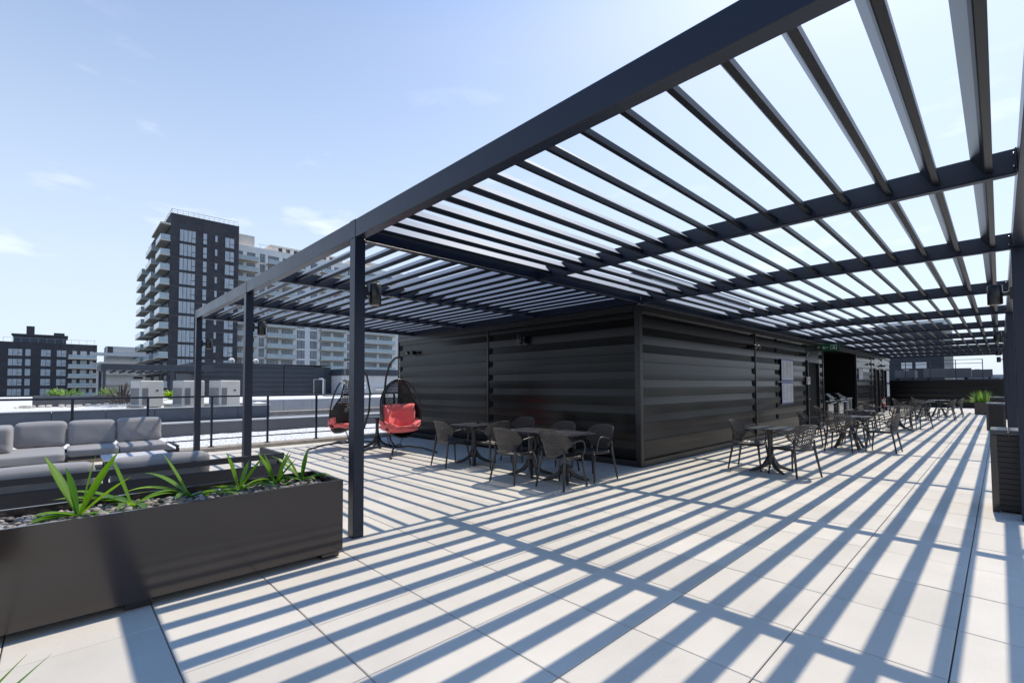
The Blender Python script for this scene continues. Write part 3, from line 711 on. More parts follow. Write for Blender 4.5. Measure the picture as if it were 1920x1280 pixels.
def make_egg():
    t = thing('egg_swing_chair', 'x', 'swing chair')
    zc, hh, ww, tilt = 1.01, 0.64, 0.50, 0.16
    def ringp(a):
        z = zc + hh * math.cos(a); w_ = ww * (math.sin(a) if 1 else 0) * (1.0 + 0.10 * -math.cos(a))
        return Vector((0.14 + tilt * -(z - zc) * 0.9 * 1.0, w_, z))
    ring = [ringp(2 * math.pi * k / 40) for k in range(40)]
    MB().tube(ring, 0.018, 10, closed=True).build('ring_frame', M['tube'], t)
    ring2 = [ringp(R(22) + (2 * math.pi - R(44)) * 0 + 2 * math.pi * k / 40) + Vector((-0.05, 0, 0)) for k in range(40)]
    def shell(u, v):
        th_ = v * math.pi            # 0 top, pi bottom
        z = zc + hh * math.cos(th_); w_ = ww * math.sin(th_) * (1 - 0.10 * math.cos(th_))
        cov = R(64) + R(28) * min(1, max(0, (v - 0.38) / 0.2))
        ph = (u * 2 - 1) * cov
        dep = 0.40 * math.sin(th_) ** 0.8 * (1 + 0.25 * (v > .5) * math.sin((v - .5) * 2 * math.pi) if v > .5 else 1)
        x = 0.14 - 0.9 * tilt * (z - zc) - dep * math.cos(ph) + (dep * 0.0)
        return Vector((x if abs(ph) < R(90) else 0.14 - 0.9 * tilt * (z - zc), w_ * math.sin(ph) / 1.0, z))
    def up(u, v): return shell(u, 0.03 + 0.47 * v)
    def lo(u, v): return shell(u, 0.50 + 0.47 * v)
    obj('upper_wicker', perf(up, 24, 20, 0.66, 0.008, 0.7, name='wicker_up'), M['wicker'], t)
    obj('lower_wicker', perf(lo, 34, 22, 0.22, 0.014, 0.6, name='wicker_low'), M['wicker'], t)
    MB().tube([shell(k / 16, 0.03 + 0.0) if 0 else shell(0, 0.03 + 0.47 * k / 16) for k in range(17)], 0.012, 8).build('edge_rod', M['tube'], t)
    MB().tube([shell(1, 0.03 + 0.47 * k / 16) for k in range(17)], 0.012, 8).build('edge_rod', M['tube'], t)
    # cushions
    def back(u, v):
        ph = (u * 2 - 1) * R(66); z = 0.52 + 0.58 * v
        r_ = 0.34 - 0.02 * v
        return (0.13 - 0.9 * tilt * (z - zc) - r_ * math.cos(ph) + 0.06, 0.43 * math.sin(ph), z), (math.cos(ph), -math.sin(ph) * 0.8, 0.12)
    pad('back_cushion', back, t, th=0.085)
    def seat(u, v):
        a = (u * 2 - 1); b_ = v * 2 - 1
        y = a * 0.42 * math.sqrt(1 - .2 * b_ * b_); x = 0.02 + b_ * 0.27
        return (x, y, 0.545 + 0.06 * a * a), (0, 0, 1)
    pad('seat_cushion', seat, t, th=0.07)
    def bol(sgn):
        def f(u, v):
            ph = sgn * (R(20) + u * R(70)); 
            return (0.24 - 0.34 * (1 - math.cos(ph)) if 0 else 0.25 * math.cos(ph) + 0.03, 0.46 * math.sin(ph), 0.57 + 0.16 * u + 0.14 * (v - .5)), (math.cos(ph), math.sin(ph), 0.3)
        return f
    for s in (-1, 1): pad('side_cushion', bol(s), t, 12, 8, 0.085)
    def fr(u, v):
        y = (u * 2 - 1) * 0.40; return (0.27 - 0.08 * (u * 2 - 1) ** 2 + 0.02 * (v - .5), y, 0.55 + 0.12 * (v - .5)), (1, 0, 0.5)
    pad('front_roll', fr, t, 14, 8, 0.085)
    # stand
    for k, (dx, dy, L_) in enumerate(((0.62, -0.55, 1), (0.62, 0.55, 1), (-0.62, 0.52, 1), (-0.62, -0.52, 1))):
        pts = [(0.0 - 0.1, 0, 0.13), (dx * .35 - .1, dy * .35, 0.15), (dx * .7 - .05, dy * .7, 0.115), (dx, dy, 0.04), (dx * 1.06, dy * 1.06, 0.022)]
        MB().tube(pts, 0.021, 10).build('base_leg', M['tube'], t)
    MB().tube([(-0.12, 0, 0.14), (-0.30, 0, 0.24), (-0.46, 0, 0.5), (-0.58, 0, 0.9), (-0.60, 0, 1.35), (-0.52, 0, 1.75), (-0.36, 0, 2.02), (-0.16, 0, 2.13), (0.06, 0, 2.15)], 0.024, 12).build('pole', M['tube'], t)
    for dy in (-0.22, 0.22):
        MB().tube([(-0.1, dy, 0.42), (-0.14, dy * 0.8, 0.28), (-0.12, dy * .5, 0.16)], 0.011, 8).build('strut', M['tube'], t)
    mb = MB()
    for k in range(9):
        z = 2.13 - k * 0.054; a = k % 2
        pts = [((0.012 * math.cos(q) if a else 0) + 0.04, (0.012 * math.cos(q) if not a else 0), z - 0.03 + 0.028 * math.sin(q)) for q in [2 * math.pi * i / 10 for i in range(10)]]
        mb.tube(pts, 0.004, 6, closed=True)
    mb.build('chain', M['steel'], t)
    return t
eg = make_egg(); eg.location = (-4.80, -2.16, 0); eg.rotation_euler = (0, 0, R(2)); eg['label'] = 'black wicker egg chair with coral cushions facing the camera'; eg['group'] = 'hanging egg chairs'
dup(eg, (-6.50, -2.60, 0), R(-140), 'black wicker egg chair seen from the side behind the front post', 'hanging egg chairs')
dup(tb, (-6.17, -1.95, 0), R(30), 'small table standing between the two egg chairs', TG)

# ------------------------------------------------------------------ railing on the curb
RL = thing('terrace_railing', 'black metal railing with wire infill along the terrace edge', 'railing', (-8.33, 0, 0))
ys = [-12.3, -11.07, -9.85, -8.64, -7.45, -6.25, -5.05, -3.83, -2.61, -1.40, -0.25]
for y in ys:
    mb = MB(); mb.box(-0.022, y - 0.022, 0.098, 0.022, y + 0.022, 1.27); mb.box(-0.05, y - 0.06, 0.091, 0.05, y + 0.06, 0.103, .003); mb.build('post', M['frame'], RL)
mb = MB(); mb.box(-0.03, -12.5, 1.255, 0.03, -0.1, 1.295, 0.006); mb.build('top_rail', M['frame'], RL)
mb = MB(); mb.box(-0.012, -12.5, 0.26, 0.012, -0.1, 0.285); mb.build('bottom_rail', M['frame'], RL)

# ------------------------------------------------------------------ planters
def trough(name, x0, y0, x1, y1, z0, z1, label, feet=True, t_=0.03, m='planter', slats=False, cat='planter'):
    cx, cy = (x0 + x1) / 2, (y0 + y1) / 2
    t = thing(name, label, cat, (cx, cy, 0)); a, b_ = (x1 - x0) / 2, (y1 - y0) / 2
    for nm, bx in (('side_panel', (a - t_, -b_, z0, a, b_, z1)), ('side_panel', (-a, -b_, z0, -a + t_, b_, z1)), ('end_panel', (-a + t_ + .001, b_ - t_, z0, a - t_ - .001, b_, z1)), ('end_panel', (-a + t_ + .001, -b_, z0, a - t_ - .001, -b_ + t_, z1))):
        mb = MB(); mb.box(*bx, 0.0025); mb.build(nm, M[m], t)
    mb = MB(); mb.box(-a + t_, -b_ + t_, z0 + .02, a - t_, b_ - t_, z1 - 0.075); mb.build('soil', M['soil'], t)
    if feet:
        for sx_ in (-1, 1):
            for sy in (-1, 0, 1):
                mb = MB(); mb.box(sx_ * (a - 0.10) - 0.055, sy * (b_ - 0.09) - 0.075, 0.0, sx_ * (a - 0.10) + 0.055, sy * (b_ - 0.09) + 0.075, z0 - .001); mb.build('foot', M[m], t)
    return t
trough('trough_planter', -0.165, -8.62, 0.495, -5.80, 0.058, 0.672, 'long dark brown trough planter with pebbles and six yuccas')
def blade_leaf(mb, base, dirv, L_, wd, droop, fold=0.42, seg=9, curl=0):
    d = Vector(dirv).normalized(); p = Vector(base); pts = []
    side0 = d.cross(Vector((0, 0, 1)));
    if side0.length < 0.05: side0 = Vector((1, 0, 0))
    side0.normalize()
    vs = []
    for k in range(seg + 1):
        s_ = k / seg
        wk = wd * (0.35 + 1.5 * s_ * (1 - s_) ** 0.75 * 1.35) * (1 - s_ ** 6) if s_ < 1 else 0.0008
        wk = max(wk, 0.0008)
        nrm = side0.cross(d).normalized()
        vs += [p - side0 * wk + nrm * wk * fold, p, p + side0 * wk + nrm * wk * fold]
        d = (d + Vector((0, 0, -droop / seg * (0.4 + 1.2 * s_)))).normalized(); p = p + d * (L_ / seg)
    fs = []
    for k in range(seg):
        a = k * 3; fs += [(a, a + 1, a + 4, a + 3), (a + 1, a + 2, a + 5, a + 4)]
    mb.add(vs, fs, True)
def yucca(x, y, z, leaves, label, low=6, seed=0):
    r_ = random.Random(seed)
    t = thing('yucca_plant', label, 'plant', (x, y, z), 0, 'yuccas in the trough planter')
    mb = MB()
    for az, el, L_, wd, dr in leaves:
        a, e = R(az), R(el); L_ *= 1.2; wd *= 1.4; blade_leaf(mb, (0.012 * math.cos(a), 0.012 * math.sin(a), 0.02), (math.cos(a) * math.cos(e), math.sin(a) * math.cos(e), math.sin(e)), L_, wd, dr)
    for k in range(low):
        a = R(r_.uniform(0, 360)); e = R(r_.uniform(5, 35)); blade_leaf(mb, (0.01 * math.cos(a), 0.01 * math.sin(a), 0.015), (math.cos(a) * math.cos(e), math.sin(a) * math.cos(e), math.sin(e)), r_.uniform(.18, .32), 0.026, 0.9)
    mb.build('leaves', M['leaf'], t, fix=False)
    mb = MB(); mb.tube([(0, 0, -0.06), (0, 0, 0.03)], [0.02, 0.014], 8); mb.build('stem', M['leaf'], t)
# az: 45 is to the viewer's right, 225 to the viewer's left, 135 away from the viewer
yucca(-0.02, -5.98, 0.60, [(225, 48, .30, .026, .45), (232, 62, .26, .022, .2), (60, 82, .25, .020, .05), (20, 76, .26, .02, .08), (60, 20, .26, .015, .8), (300, 25, .18, .014, .6)], 'small yucca at the right end of the trough, by the post', 5, 1)
yucca(-0.03, -6.20, 0.60, [(225, 62, .28, .022, .12), (222, 70, .24, .016, .05), (48, 70, .27, .024, .05), (50, 55, .24, .02, .2), (90, 66, .25, .02, .1)], 'second yucca from the right end of the trough', 6, 2)
yucca(0.0, -6.50, 0.60, [(226, 72, .28, .022, .1), (46, 56, .30, .024, .1), (225, 12, .42, .018, .75), (50, 20, .26, .018, .7), (140, 60, .22, .015, .3)], 'third yucca from the right with a long bent leaf', 6, 3)
yucca(-0.01, -6.85, 0.60, [(226, 58, .34, .014, .05), (215, 33, .40, .020, .55), (228, 22, .44, .020, .8), (48, 12, .36, .017, .5), (225, 10, .30, .018, .5), (55, 20, .3, .014, .6)], 'yucca with drooping leaves in the middle of the trough', 6, 4)
yucca(0.04, -7.22, 0.60, [(225, 66, .34, .014, .05), (222, 20, .46, .020, .45), (228, 14, .48, .018, .4), (210, 25, .24, .018, .8), (60, 30, .22, .018, .6)], 'low yucca left of the middle with flat leaves', 7, 5)
yucca(0.17, -7.52, 0.61, [(222, 58, .40, .024, .05), (46, 60, .42, .030, .03), (60, 42, .32, .022, .1), (228, 76, .28, .022, .05), (100, 80, .34, .012, .02), (232, 8, .24, .022, .7)], 'largest yucca at the left end with tall pale leaves', 6, 6)
# pebbles
ico = bmesh.new(); bmesh.ops.create_icosphere(ico, subdivisions=2, radius=1.0); iv = [v.co.copy() for v in ico.verts]; ifc = [tuple(v.index for v in f.verts) for f in ico.faces]; ico.free()
g = MB()
for k in range(1500):
    x = rnd.uniform(-0.115, 0.445); y = rnd.uniform(-8.55, -5.85); s_ = rnd.uniform(0.010, 0.027); z = 0.602 + rnd.uniform(-0.004, 0.022)
    mt = Matrix.Translation((x, y, z)) @ Matrix.Rotation(rnd.uniform(0, 6.3), 4, 'Z') @ Matrix.Rotation(rnd.uniform(-.5, .5), 4, 'X') @ Matrix.Diagonal((s_ * rnd.uniform(1, 1.6), s_, s_ * rnd.uniform(.45, .8), 1))
    g.add([tuple(mt @ (v * (1 + 0.12 * math.sin(7 * v.x + k) * math.cos(5 * v.y + k)))) for v in iv], ifc, True)
o = g.build('pebbles', M['stone'], fix=False); o['kind'] = 'stuff'
# planter just outside the frame whose leaf tips reach into it
trough('trough_planter', 2.45, -9.2, 3.15, -7.86, 0.075, 0.56, 'dark planter at the very bottom left, mostly outside the picture', feet=False)
t = thing('yucca_plant', 'yucca in the near planter, only its leaf tips in the bottom left corner', 'plant', (2.72, -7.93, 0.49))
mb = MB()
for dx, dy, dz, L_, wd in ((-0.10, 0.25, 0.26, .37, .010), (-0.03, 0.30, 0.27, .40, .012), (0.06, 0.36, 0.22, .40, .010), (-0.02, 0.2, 0.2, .3, .01), (-.2, .1, .3, .25, .02), (.2, 0, .3, .25, .02)):
    blade_leaf(mb, (0, 0, 0.0), (dx, dy, dz), L_, wd, 0.05)
mb.build('leaves', M['leaf'], t, fix=False)
mb = MB(); mb.tube([(0, 0, -0.06), (0, 0, 0.03)], [0.02, 0.014], 8); mb.build('stem', M['leaf'], t)
# slatted storage boxes along the right side
def slat_box(x0, y0, x1, y1, h, label):
    t = thing('storage_box', label, 'storage box', ((x0 + x1) / 2, (y0 + y1) / 2, 0)); a, b_ = (x1 - x0) / 2, (y1 - y0) / 2
    mb = MB(); n = 14; st = (h - 0.09) / n
    for k in range(n): mb.box(-a + 0.05, -b_ + 0.006, 0.03 + k * st, a - 0.05, b_ - 0.006, 0.03 + (k + 1) * st - 0.004, 0.002)
    mb.build('slats', M['slat'], t)
    mb = MB(); mb.box(-a + 0.06, -b_ + 0.02, 0.02, a - 0.06, b_ - 0.02, h - 0.07); mb.build('inner_box', M['black'], t)
    for sx_ in (-1, 1):
        for sy in (-1, 1):
            mb = MB(); mb.box(sx_ * (a - 0.03) - 0.03, sy * (b_ - 0.02) - 0.02, 0, sx_ * (a - 0.03) + 0.03, sy * (b_ - 0.02) + 0.02, h - 0.06, 0.003); mb.build('corner_post', M['planter'], t)
    mb = MB()
    nb = 5
    for k in range(nb):
        xa = -a + k * 2 * a / nb; mb.box(xa + .003, -b_ - 0.006, h - 0.055, xa + 2 * a / nb - .003, b_ + 0.006, h, 0.004)
    mb.build('lid', M['table'], t)
    return t
slat_box(4.46, 0.28, 5.22, 0.84, 0.955, 'dark slatted storage box with striped sunlit lid behind the near right post')
slat_box(4.22, 13.9, 4.66, 15.2, 0.86, 'dark slatted box halfway along the right side')
b3 = slat_box(4.25, 19.4, 4.66, 20.2, 0.95, 'smaller slatted box behind the halfway one')
trough('square_planter', 3.66, 24.4, 4.18, 25.3, 0.02, 0.58, 'square dark planter with bushy green grass near the end wall', feet=False)
t = thing('grass_plant', 'bushy bright green grass plant in the square planter', 'plant', (3.92, 24.8, 0.52))
mb = MB(); r2 = random.Random(5)
for k in range(360):
    a = r2.uniform(0, 6.283); e = R(r2.choice([r2.uniform(15, 50), r2.uniform(45, 85), r2.uniform(60, 88)])); q = r2.uniform(0, .26)
    blade_leaf(mb, (q * math.cos(a) * .9, q * math.sin(a) * 1.3, 0), (math.cos(a) * math.cos(e), math.sin(a) * math.cos(e), math.sin(e)), r2.uniform(.35, .72), r2.uniform(.006, .012), r2.uniform(.1, .7), seg=5)
mb.build('leaves', M['grass'], t, fix=False)
slat_box(3.98, 25.6, 4.4, 26.3, 0.75, 'small dark slatted box behind the green grass planter')

# ------------------------------------------------------------------ lounge furniture
def cushion(name, x0, y0, z0, x1, y1, z1, parent, puff=0.02, seed=0, lean=0.0, n=14):
    """box with bulging faces and soft edges; lean shifts the top in x"""
    r_ = random.Random(seed); mb = MB(); cx, cy, cz = (x0 + x1) / 2, (y0 + y1) / 2, (z0 + z1) / 2; hx, hy, hz = (x1 - x0) / 2, (y1 - y0) / 2, (z1 - z0) / 2
    bm = bmesh.new(); bmesh.ops.create_cube(bm, size=2.0); bmesh.ops.subdivide_edges(bm, edges=bm.edges[:], cuts=n, use_grid_fill=True)
    rad = min(hx, hy, hz) * 0.5; puff *= 0.55
    ph = [r_.uniform(0, 6) for _ in range(6)]
    for v in bm.verts:
        p = Vector((v.co.x * hx, v.co.y * hy, v.co.z * hz)); q = Vector([max(-h_ + rad, min(h_ - rad, c)) for c, h_ in zip(p, (hx, hy, hz))])
        d = p - q
        if d.length > 1e-6: d = d.normalized() * min(rad, d.length)
        p2 = q + d
        u, vv, ww_ = v.co
        bul = (1 - u * u) * (1 - vv * vv), (1 - vv * vv) * (1 - ww_ * ww_), (1 - u * u) * (1 - ww_ * ww_)
        p2 += Vector((bul[1] * math.copysign(1, u) if abs(u) > .5 else 0, bul[2] * math.copysign(1, vv) if abs(vv) > .5 else 0, bul[0] * math.copysign(1, ww_) if abs(ww_) > .5 else 0)) * puff
        wr = 0.005 * math.sin(26 * p2.y + ph[0] + 4 * math.sin(9 * p2.z + ph[1])) * math.exp(-((p2.z + hz * .8) / (hz * .9)) ** 2) + 0.003 * math.sin(18 * p2.z + 7 * p2.y + ph[2])
        p2 += p2.normalized() * wr
        p2.x += lean * (p2.z + hz)
        v.co = p2 + Vector((cx, cy, cz))
    for f in bm.faces: f.smooth = True
    me = bpy.data.meshes.new(name); bm.to_mesh(me); bm.free(); return obj(name, me, M['cushion'], parent)
SG = 'grey cushioned lounge seating'
sf = thing('outdoor_sofa', 'long grey cushioned corner sofa along the railing', 'sofa', (-7.1, -7.2, 0), 0, SG)
def rel(t, f, *a, **k):
    x, y, z = t.location
    return f, a, k
def sbox(t, name, x0, y0, z0, x1, y1, z1, m='sofaframe', c=0.003):
    x, y, _ = t.location; mb = MB(); mb.box(x0 - x, y0 - y, z0, x1 - x, y1 - y, z1, c); return mb.build(name, M[m], t)
def scush(t, name, x0, y0, z0, x1, y1, z1, puff=.02, seed=0, lean=0.0):
    x, y, _ = t.location; return cushion(name, x0 - x, y0 - y, z0, x1 - x, y1 - y, z1, t, puff, seed, lean)
sbox(sf, 'base_frame', -7.62, -8.9, 0.24, -6.60, -5.98, 0.29)
sbox(sf, 'end_shelf', -7.62, -5.975, 0.33, -6.66, -5.92, 0.36)
for x, y in ((-6.66, -5.98), (-7.6, -5.98), (-6.66, -7.56), (-7.6, -7.56), (-6.66, -8.85)): sbox(sf, 'leg', x, y, 0, x + .05, y + .05, 0.24)
for x in (-6.64, -6.74): sbox(sf, 'end_post', x, -5.965, 0.0, x + .035, -5.925, 0.325)
sbox(sf, 'back_rail', -7.66, -8.9, 0.50, -7.62, -6.1, 0.54); sbox(sf, 'back_rail', -7.66, -8.9, 0.29, -7.62, -6.1, 0.33)
scush(sf, 'seat_cushion', -7.45, -6.82, 0.29, -6.58, -6.12, 0.43, .012, 1); scush(sf, 'seat_cushion', -7.45, -7.52, 0.29, -6.58, -6.84, 0.43, .012, 2)
scush(sf, 'chaise_cushion', -7.45, -8.9, 0.27, -6.10, -7.56, 0.43, .012, 3); sbox(sf, 'chaise_frame', -6.595, -8.9, 0.21, -6.08, -7.56, 0.265)
sbox(sf, 'leg', -6.14, -7.62, 0, -6.085, -7.565, 0.208)
scush(sf, 'back_cushion', -7.64, -6.815, 0.42, -7.36, -6.12, 0.885, .02, 4, -0.12); scush(sf, 'back_cushion', -7.64, -7.51, 0.42, -7.36, -6.835, 0.87, .02, 5, -0.12)
scush(sf, 'back_cushion', -7.64, -8.20, 0.42, -7.36, -7.53, 0.875, .02, 6, -0.12)
scush(sf, 'side_cushion', -7.35, -8.42, 0.42, -6.62, -8.20, 0.86, .02, 7); scush(sf, 'side_cushion', -7.0, -8.62, 0.42, -6.2, -8.42, 0.80, .02, 8)
tbl = thing('coffee_table', 'low coffee table with pale slatted top between the sofas', 'coffee table', (-5.95, -6.65, 0))
sbox(tbl, 'table_top', -6.45, -7.10, 0.285, -5.62, -6.20, 0.315, 'slattop', .004); sbox(tbl, 'apron', -6.43, -7.08, 0.22, -5.64, -6.22, 0.284)
for x in (-6.42, -5.69):
    for y in (-7.07, -6.27): sbox(tbl, 'leg', x, y, 0, x + .04, y + .04, .219)
s2 = thing('outdoor_sofa', 'grey sofa with open dark frame back turned to the camera behind the trough', 'sofa', (-2.1, -7.0, 0), 0, SG)
sbox(s2, 'top_rail', -1.80, -9.0, 0.60, -1.735, -5.57, 0.665); sbox(s2, 'lower_back_panel', -1.79, -9.0, 0.38, -1.745, -5.58, 0.53)
for y in (-9.0, -7.3, -5.62): sbox(s2, 'back_post', -1.785, y, 0.0, -1.75, y + .045, 0.60)
sbox(s2, 'arm_panel', -2.55, -5.63, 0.30, -1.81, -5.585, 0.665); sbox(s2, 'base_frame', -2.55, -9.0, 0.2, -1.81, -5.65, 0.27); sbox(s2, 'leg', -2.55, -5.64, 0, -2.50, -5.59, .298)
scush(s2, 'seat_cushion', -2.58, -7.28, 0.28, -1.86, -5.68, 0.42, .012, 11); scush(s2, 'seat_cushion', -2.58, -8.95, 0.28, -1.86, -7.30, 0.42, .012, 12)
scush(s2, 'back_cushion', -2.08, -7.22, 0.40, -1.86, -6.35, 0.745, .02, 13); scush(s2, 'back_cushion', -2.08, -8.30, 0.40, -1.86, -7.36, 0.735, .02, 14)

# ------------------------------------------------------------------ grills in the alcove
def grill(y, label):
    t = thing('barbecue_grill', label, 'grill', (-0.42, y, 0), 0, 'stainless gas grills')
    mb = MB(); mb.box(-0.28, -0.40, 0.06, 0.26, 0.40, 0.70, 0.008); mb.build('cabinet', M['steel'], t)
    mb = MB(); mb.box(0.262, -0.38, 0.10, 0.275, -0.01, 0.66, .003); mb.box(0.262, 0.01, 0.10, 0.275, 0.38, 0.66, .003); mb.build('cabinet_doors', M['steel'], t)
    mb = MB(); mb.prism([(-0.30, 0.702), (0.30, 0.702), (0.38, 0.76), (0.33, 0.86), (-0.30, 0.86)], -0.42, 0.42, 'y'); mb.build('control_panel', M['steel'], t)
    for k in range(4):
        mb = MB(); c = Vector((0.36, -0.28 + .19 * k, 0.81)); mb.tube([c, c + Vector((0.045, 0, 0.02))], 0.026, 12); mb.build('knob', M['black'], t)
    mb = MB(); mb.prism([(-0.30, 0.862), (0.31, 0.862), (0.30, 0.93), (0.12, 1.10), (-0.10, 1.16), (-0.28, 1.10)], -0.40, 0.40, 'y'); mb.build('lid', M['trim'], t)
    mb = MB(); mb.prism([(0.325, 0.94), (0.315, 0.95), (0.15, 1.115), (0.16, 1.10)], -0.30, 0.30, 'y'); mb.build('lid_plate', M['steel'], t)
    mb = MB(); mb.tube([(0.31, -0.32, 0.94), (0.37, -0.32, 0.95), (0.37, 0.32, 0.95), (0.31, 0.32, 0.94)], 0.012, 8); mb.build('lid_handle', M['steel'], t)
    for s in (-1, 1):
        mb = MB(); mb.box(-0.24, s * 0.56 - 0.13, 0.82, 0.26, s * 0.56 + 0.13, 0.85, .004); mb.build('side_shelf', M['steel'], t)
    for s in (-1, 1):
        for r_ in (-.22, .2):
            mb = MB(); mb.tube([(r_, s * .34 - .02, .035), (r_, s * .34 + .02, .035)], 0.034, 12); mb.build('wheel', M['black'], t)
    return t
grill(14.6, 'stainless gas grill nearest the first doorway'); grill(16.35, 'second stainless gas grill deeper in the alcove opening')
t = thing('prep_counter', 'pale metal side counter beside the grills', 'counter', (-0.45, 17.75, 0))
mb = MB(); mb.box(-0.4, -0.45, 0.84, 0.35, 0.5, 0.89, .004); mb.build('counter_top', M['palegrey'], t)
for x in (-.36, .28):
    for y in (-.4, .42): mb = MB(); mb.box(x, y, 0, x + .05, y + .05, .839); mb.build('leg', M['palegrey'], t)
mb = MB(); mb.box(-0.3, -0.3, 0.30, 0.27, 0.38, 0.838); mb.build('cabinet', M['steel'], t)

# ------------------------------------------------------------------ end of the aisle
EW = thing('end_wall', 'dark corrugated wall closing the aisle, terrace rail on top', 'wall')
corrugated('x', -1.5, 9.0, 0, 0.2, zt=1.70, zb=0.0, base=32.75, parent=EW, material=M['clad'])
mb = MB(); mb.box(-1.5, 32.72, 1.702, 9, 33.0, 1.76, .005); mb.build('coping', M['trim'], EW)
g = MB(); g.box(-20, 33.0, -0.3, 9, 60, 1.70); struct(g.build('upper_terrace', M['podium']))
UR = thing('upper_railing', 'glass and metal railing above the end wall', 'railing', (0, 32.9, 0))
for x in (-1.0, 0.23, 1.45, 2.65, 3.85):
    mb = MB(); mb.box(x - .02, -.02, 1.762, x + .02, .02, 3.0); mb.build('post', M['frame'], UR)
for z in (2.97, 2.74, 1.86):
    mb = MB(); mb.box(-1.2, -.012, z, 3.87, .012, z + .03); mb.build('rail', M['frame'], UR)
def slabbox(name, label, cat, x0, y0, z0, x1, y1, z1, m, c=.01, group=None):
    t = thing(name, label, cat, ((x0 + x1) / 2, (y0 + y1) / 2, z0), 0, group); a, b_ = (x1 - x0) / 2, (y1 - y0) / 2
    mb = MB(); mb.box(-a, -b_, 0, a, b_, z1 - z0, c); mb.build('casing', M[m], t); return t, a, b_, z1 - z0
for k, (bx, lb) in enumerate((((-1.0, 38.4, 1.93, 0.15, 40.2, 2.50), 'left grey air unit on the upper terrace'), ((0.75, 37.2, 1.93, 3.2, 38.6, 2.56), 'long grey air unit in the middle of the upper terrace'), ((2.6, 41.0, 1.95, 4.2, 42.6, 2.53), 'right grey air unit on the upper terrace'))):
    t, a, b_, h_ = slabbox('air_unit', lb, 'air unit', *bx, 'podium', group='grey air units on the upper terrace')
    mb = MB()
    for s in (-1, 1): mb.box(s * a * .8 - .05, -b_ * .8, -0.23, s * a * .8 + .05, b_ * .8, -.001)
    mb.build('support', M['black'], t)
    mb = MB(); mb.lathe([(0, h_), (.16, h_), (.16, h_ + .04), (0, h_ + .06)], 0, 0, 16); mb.build('vent_cap', M['palegrey'], t)
t = thing('apartment_building', 'dark flat building with two bright windows behind the upper terrace', 'building', (0, 70, 0))
mb = MB(); mb.box(-18, 0, -18, -0.1, 16, 9); mb.build('wall', M['navy'], t)
for x0, x1 in ((-4.15, -3.1), (-2.75, -1.72), (-6.6, -5.6)):
    mb = MB(); mb.box(x0 - .07, -0.03, 3.35, x1 + .07, -0.003, 4.25); wn = mb.build('window', M['wframe'], t)
    mb = MB(); mb.box(x0, -0.05, 3.42, x1, -0.031, 4.18); mb.build('pane', M['white'], wn)
t = thing('apartment_tower', 'pale tower with tiers of balconies seen past the aisle end', 'building', (-3.9, 116, 0))
mb = MB(); mb.box(-9, 0, -18, 2.0, 8, 14); mb.build('wall', M['white'], t)
for k in range(16):
    for xx in (1.25, 1.75):
        mb = MB(); mb.box(xx - .2 + (k % 2) * .1, -0.5, -9 + k * .95, xx + .16 + (k % 2) * .1, -.002, -8.7 + k * .95); mb.build('balcony', M['wframe'], t)
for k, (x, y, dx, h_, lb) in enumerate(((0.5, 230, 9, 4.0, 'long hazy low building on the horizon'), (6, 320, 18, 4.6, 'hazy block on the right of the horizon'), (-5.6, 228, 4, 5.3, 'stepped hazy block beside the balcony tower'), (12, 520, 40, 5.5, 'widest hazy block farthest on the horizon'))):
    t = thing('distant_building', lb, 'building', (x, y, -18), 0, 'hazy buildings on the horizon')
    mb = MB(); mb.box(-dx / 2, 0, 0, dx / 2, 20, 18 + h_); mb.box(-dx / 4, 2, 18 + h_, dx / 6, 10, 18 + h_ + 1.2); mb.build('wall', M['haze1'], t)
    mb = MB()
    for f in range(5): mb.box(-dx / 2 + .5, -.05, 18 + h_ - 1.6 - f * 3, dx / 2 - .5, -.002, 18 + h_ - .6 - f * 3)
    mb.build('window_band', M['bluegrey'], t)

# ------------------------------------------------------------------ roof beyond the railing: condensers, far pergola, corrugated building
def condenser(x, y, label):
    t = thing('air_conditioner', label, 'air conditioner', (x, y, 0.75), R(18), 'cream air conditioners on the gravel roof')
    mb = MB(); mb.box(-0.30, -0.36, 0.06, 0.40, 0.36, 0.98, 0.02); mb.build('casing', M['acgrey'], t)
    mb = MB(); mb.box(0.401, -0.30, 0.12, 0.408, -0.12, 0.72)
    for k in range(11): mb.box(0.409, -0.29, 0.14 + k * .052, 0.416, -0.13, 0.165 + k * .052)
    mb.build('front_grille', M['acgrill'], t)
    mb = MB()
    for k in range(14): mb.box(-0.25 + k * .042, -0.366, 0.14, -0.232 + k * .042, -0.361, 0.72)
    mb.build('side_fins', M['acgrill'], t)
    mb = MB()
    for s in (-1, 1): mb.box(-0.28, s * .26 - .04, 0, 0.38, s * .26 + .04, .059)
    mb.build('foot_rail', M['concrete'], t)
    mb = MB(); mb.box(0.401, 0.12, 0.60, 0.407, 0.2, 0.66); mb.build('badge', M['brown'], t)
    return t
condenser(-16.75, -5.40, 'leftmost cream air conditioner on the gravel roof'); condenser(-15.85, -4.30, 'middle cream air conditioner partly behind the far post'); condenser(-15.0, -3.35, 'rightmost cream air conditioner, between two posts')
t = thing('roof_planter', 'long dark planter box with pale stones on the far gravel roof', 'planter', (-21.6, -7.4, 0.75))
mb = MB(); mb.box(-0.5, -1.0, 0, 0.5, 2.2, 0.42, .01); mb.build('box', M['podium'], t)
mb = MB()
for k in range(60): 
    mb.box(*(lambda x, y, s: (x - s, y - s, 0.0, x + s, y + s, s * 1.4))(rnd.uniform(.6, 1.6), rnd.uniform(-1.4, 3.4), rnd.uniform(.03, .08)), .01)
mb.build('edging_stones', M['slab'], t)['kind'] = 'stuff'
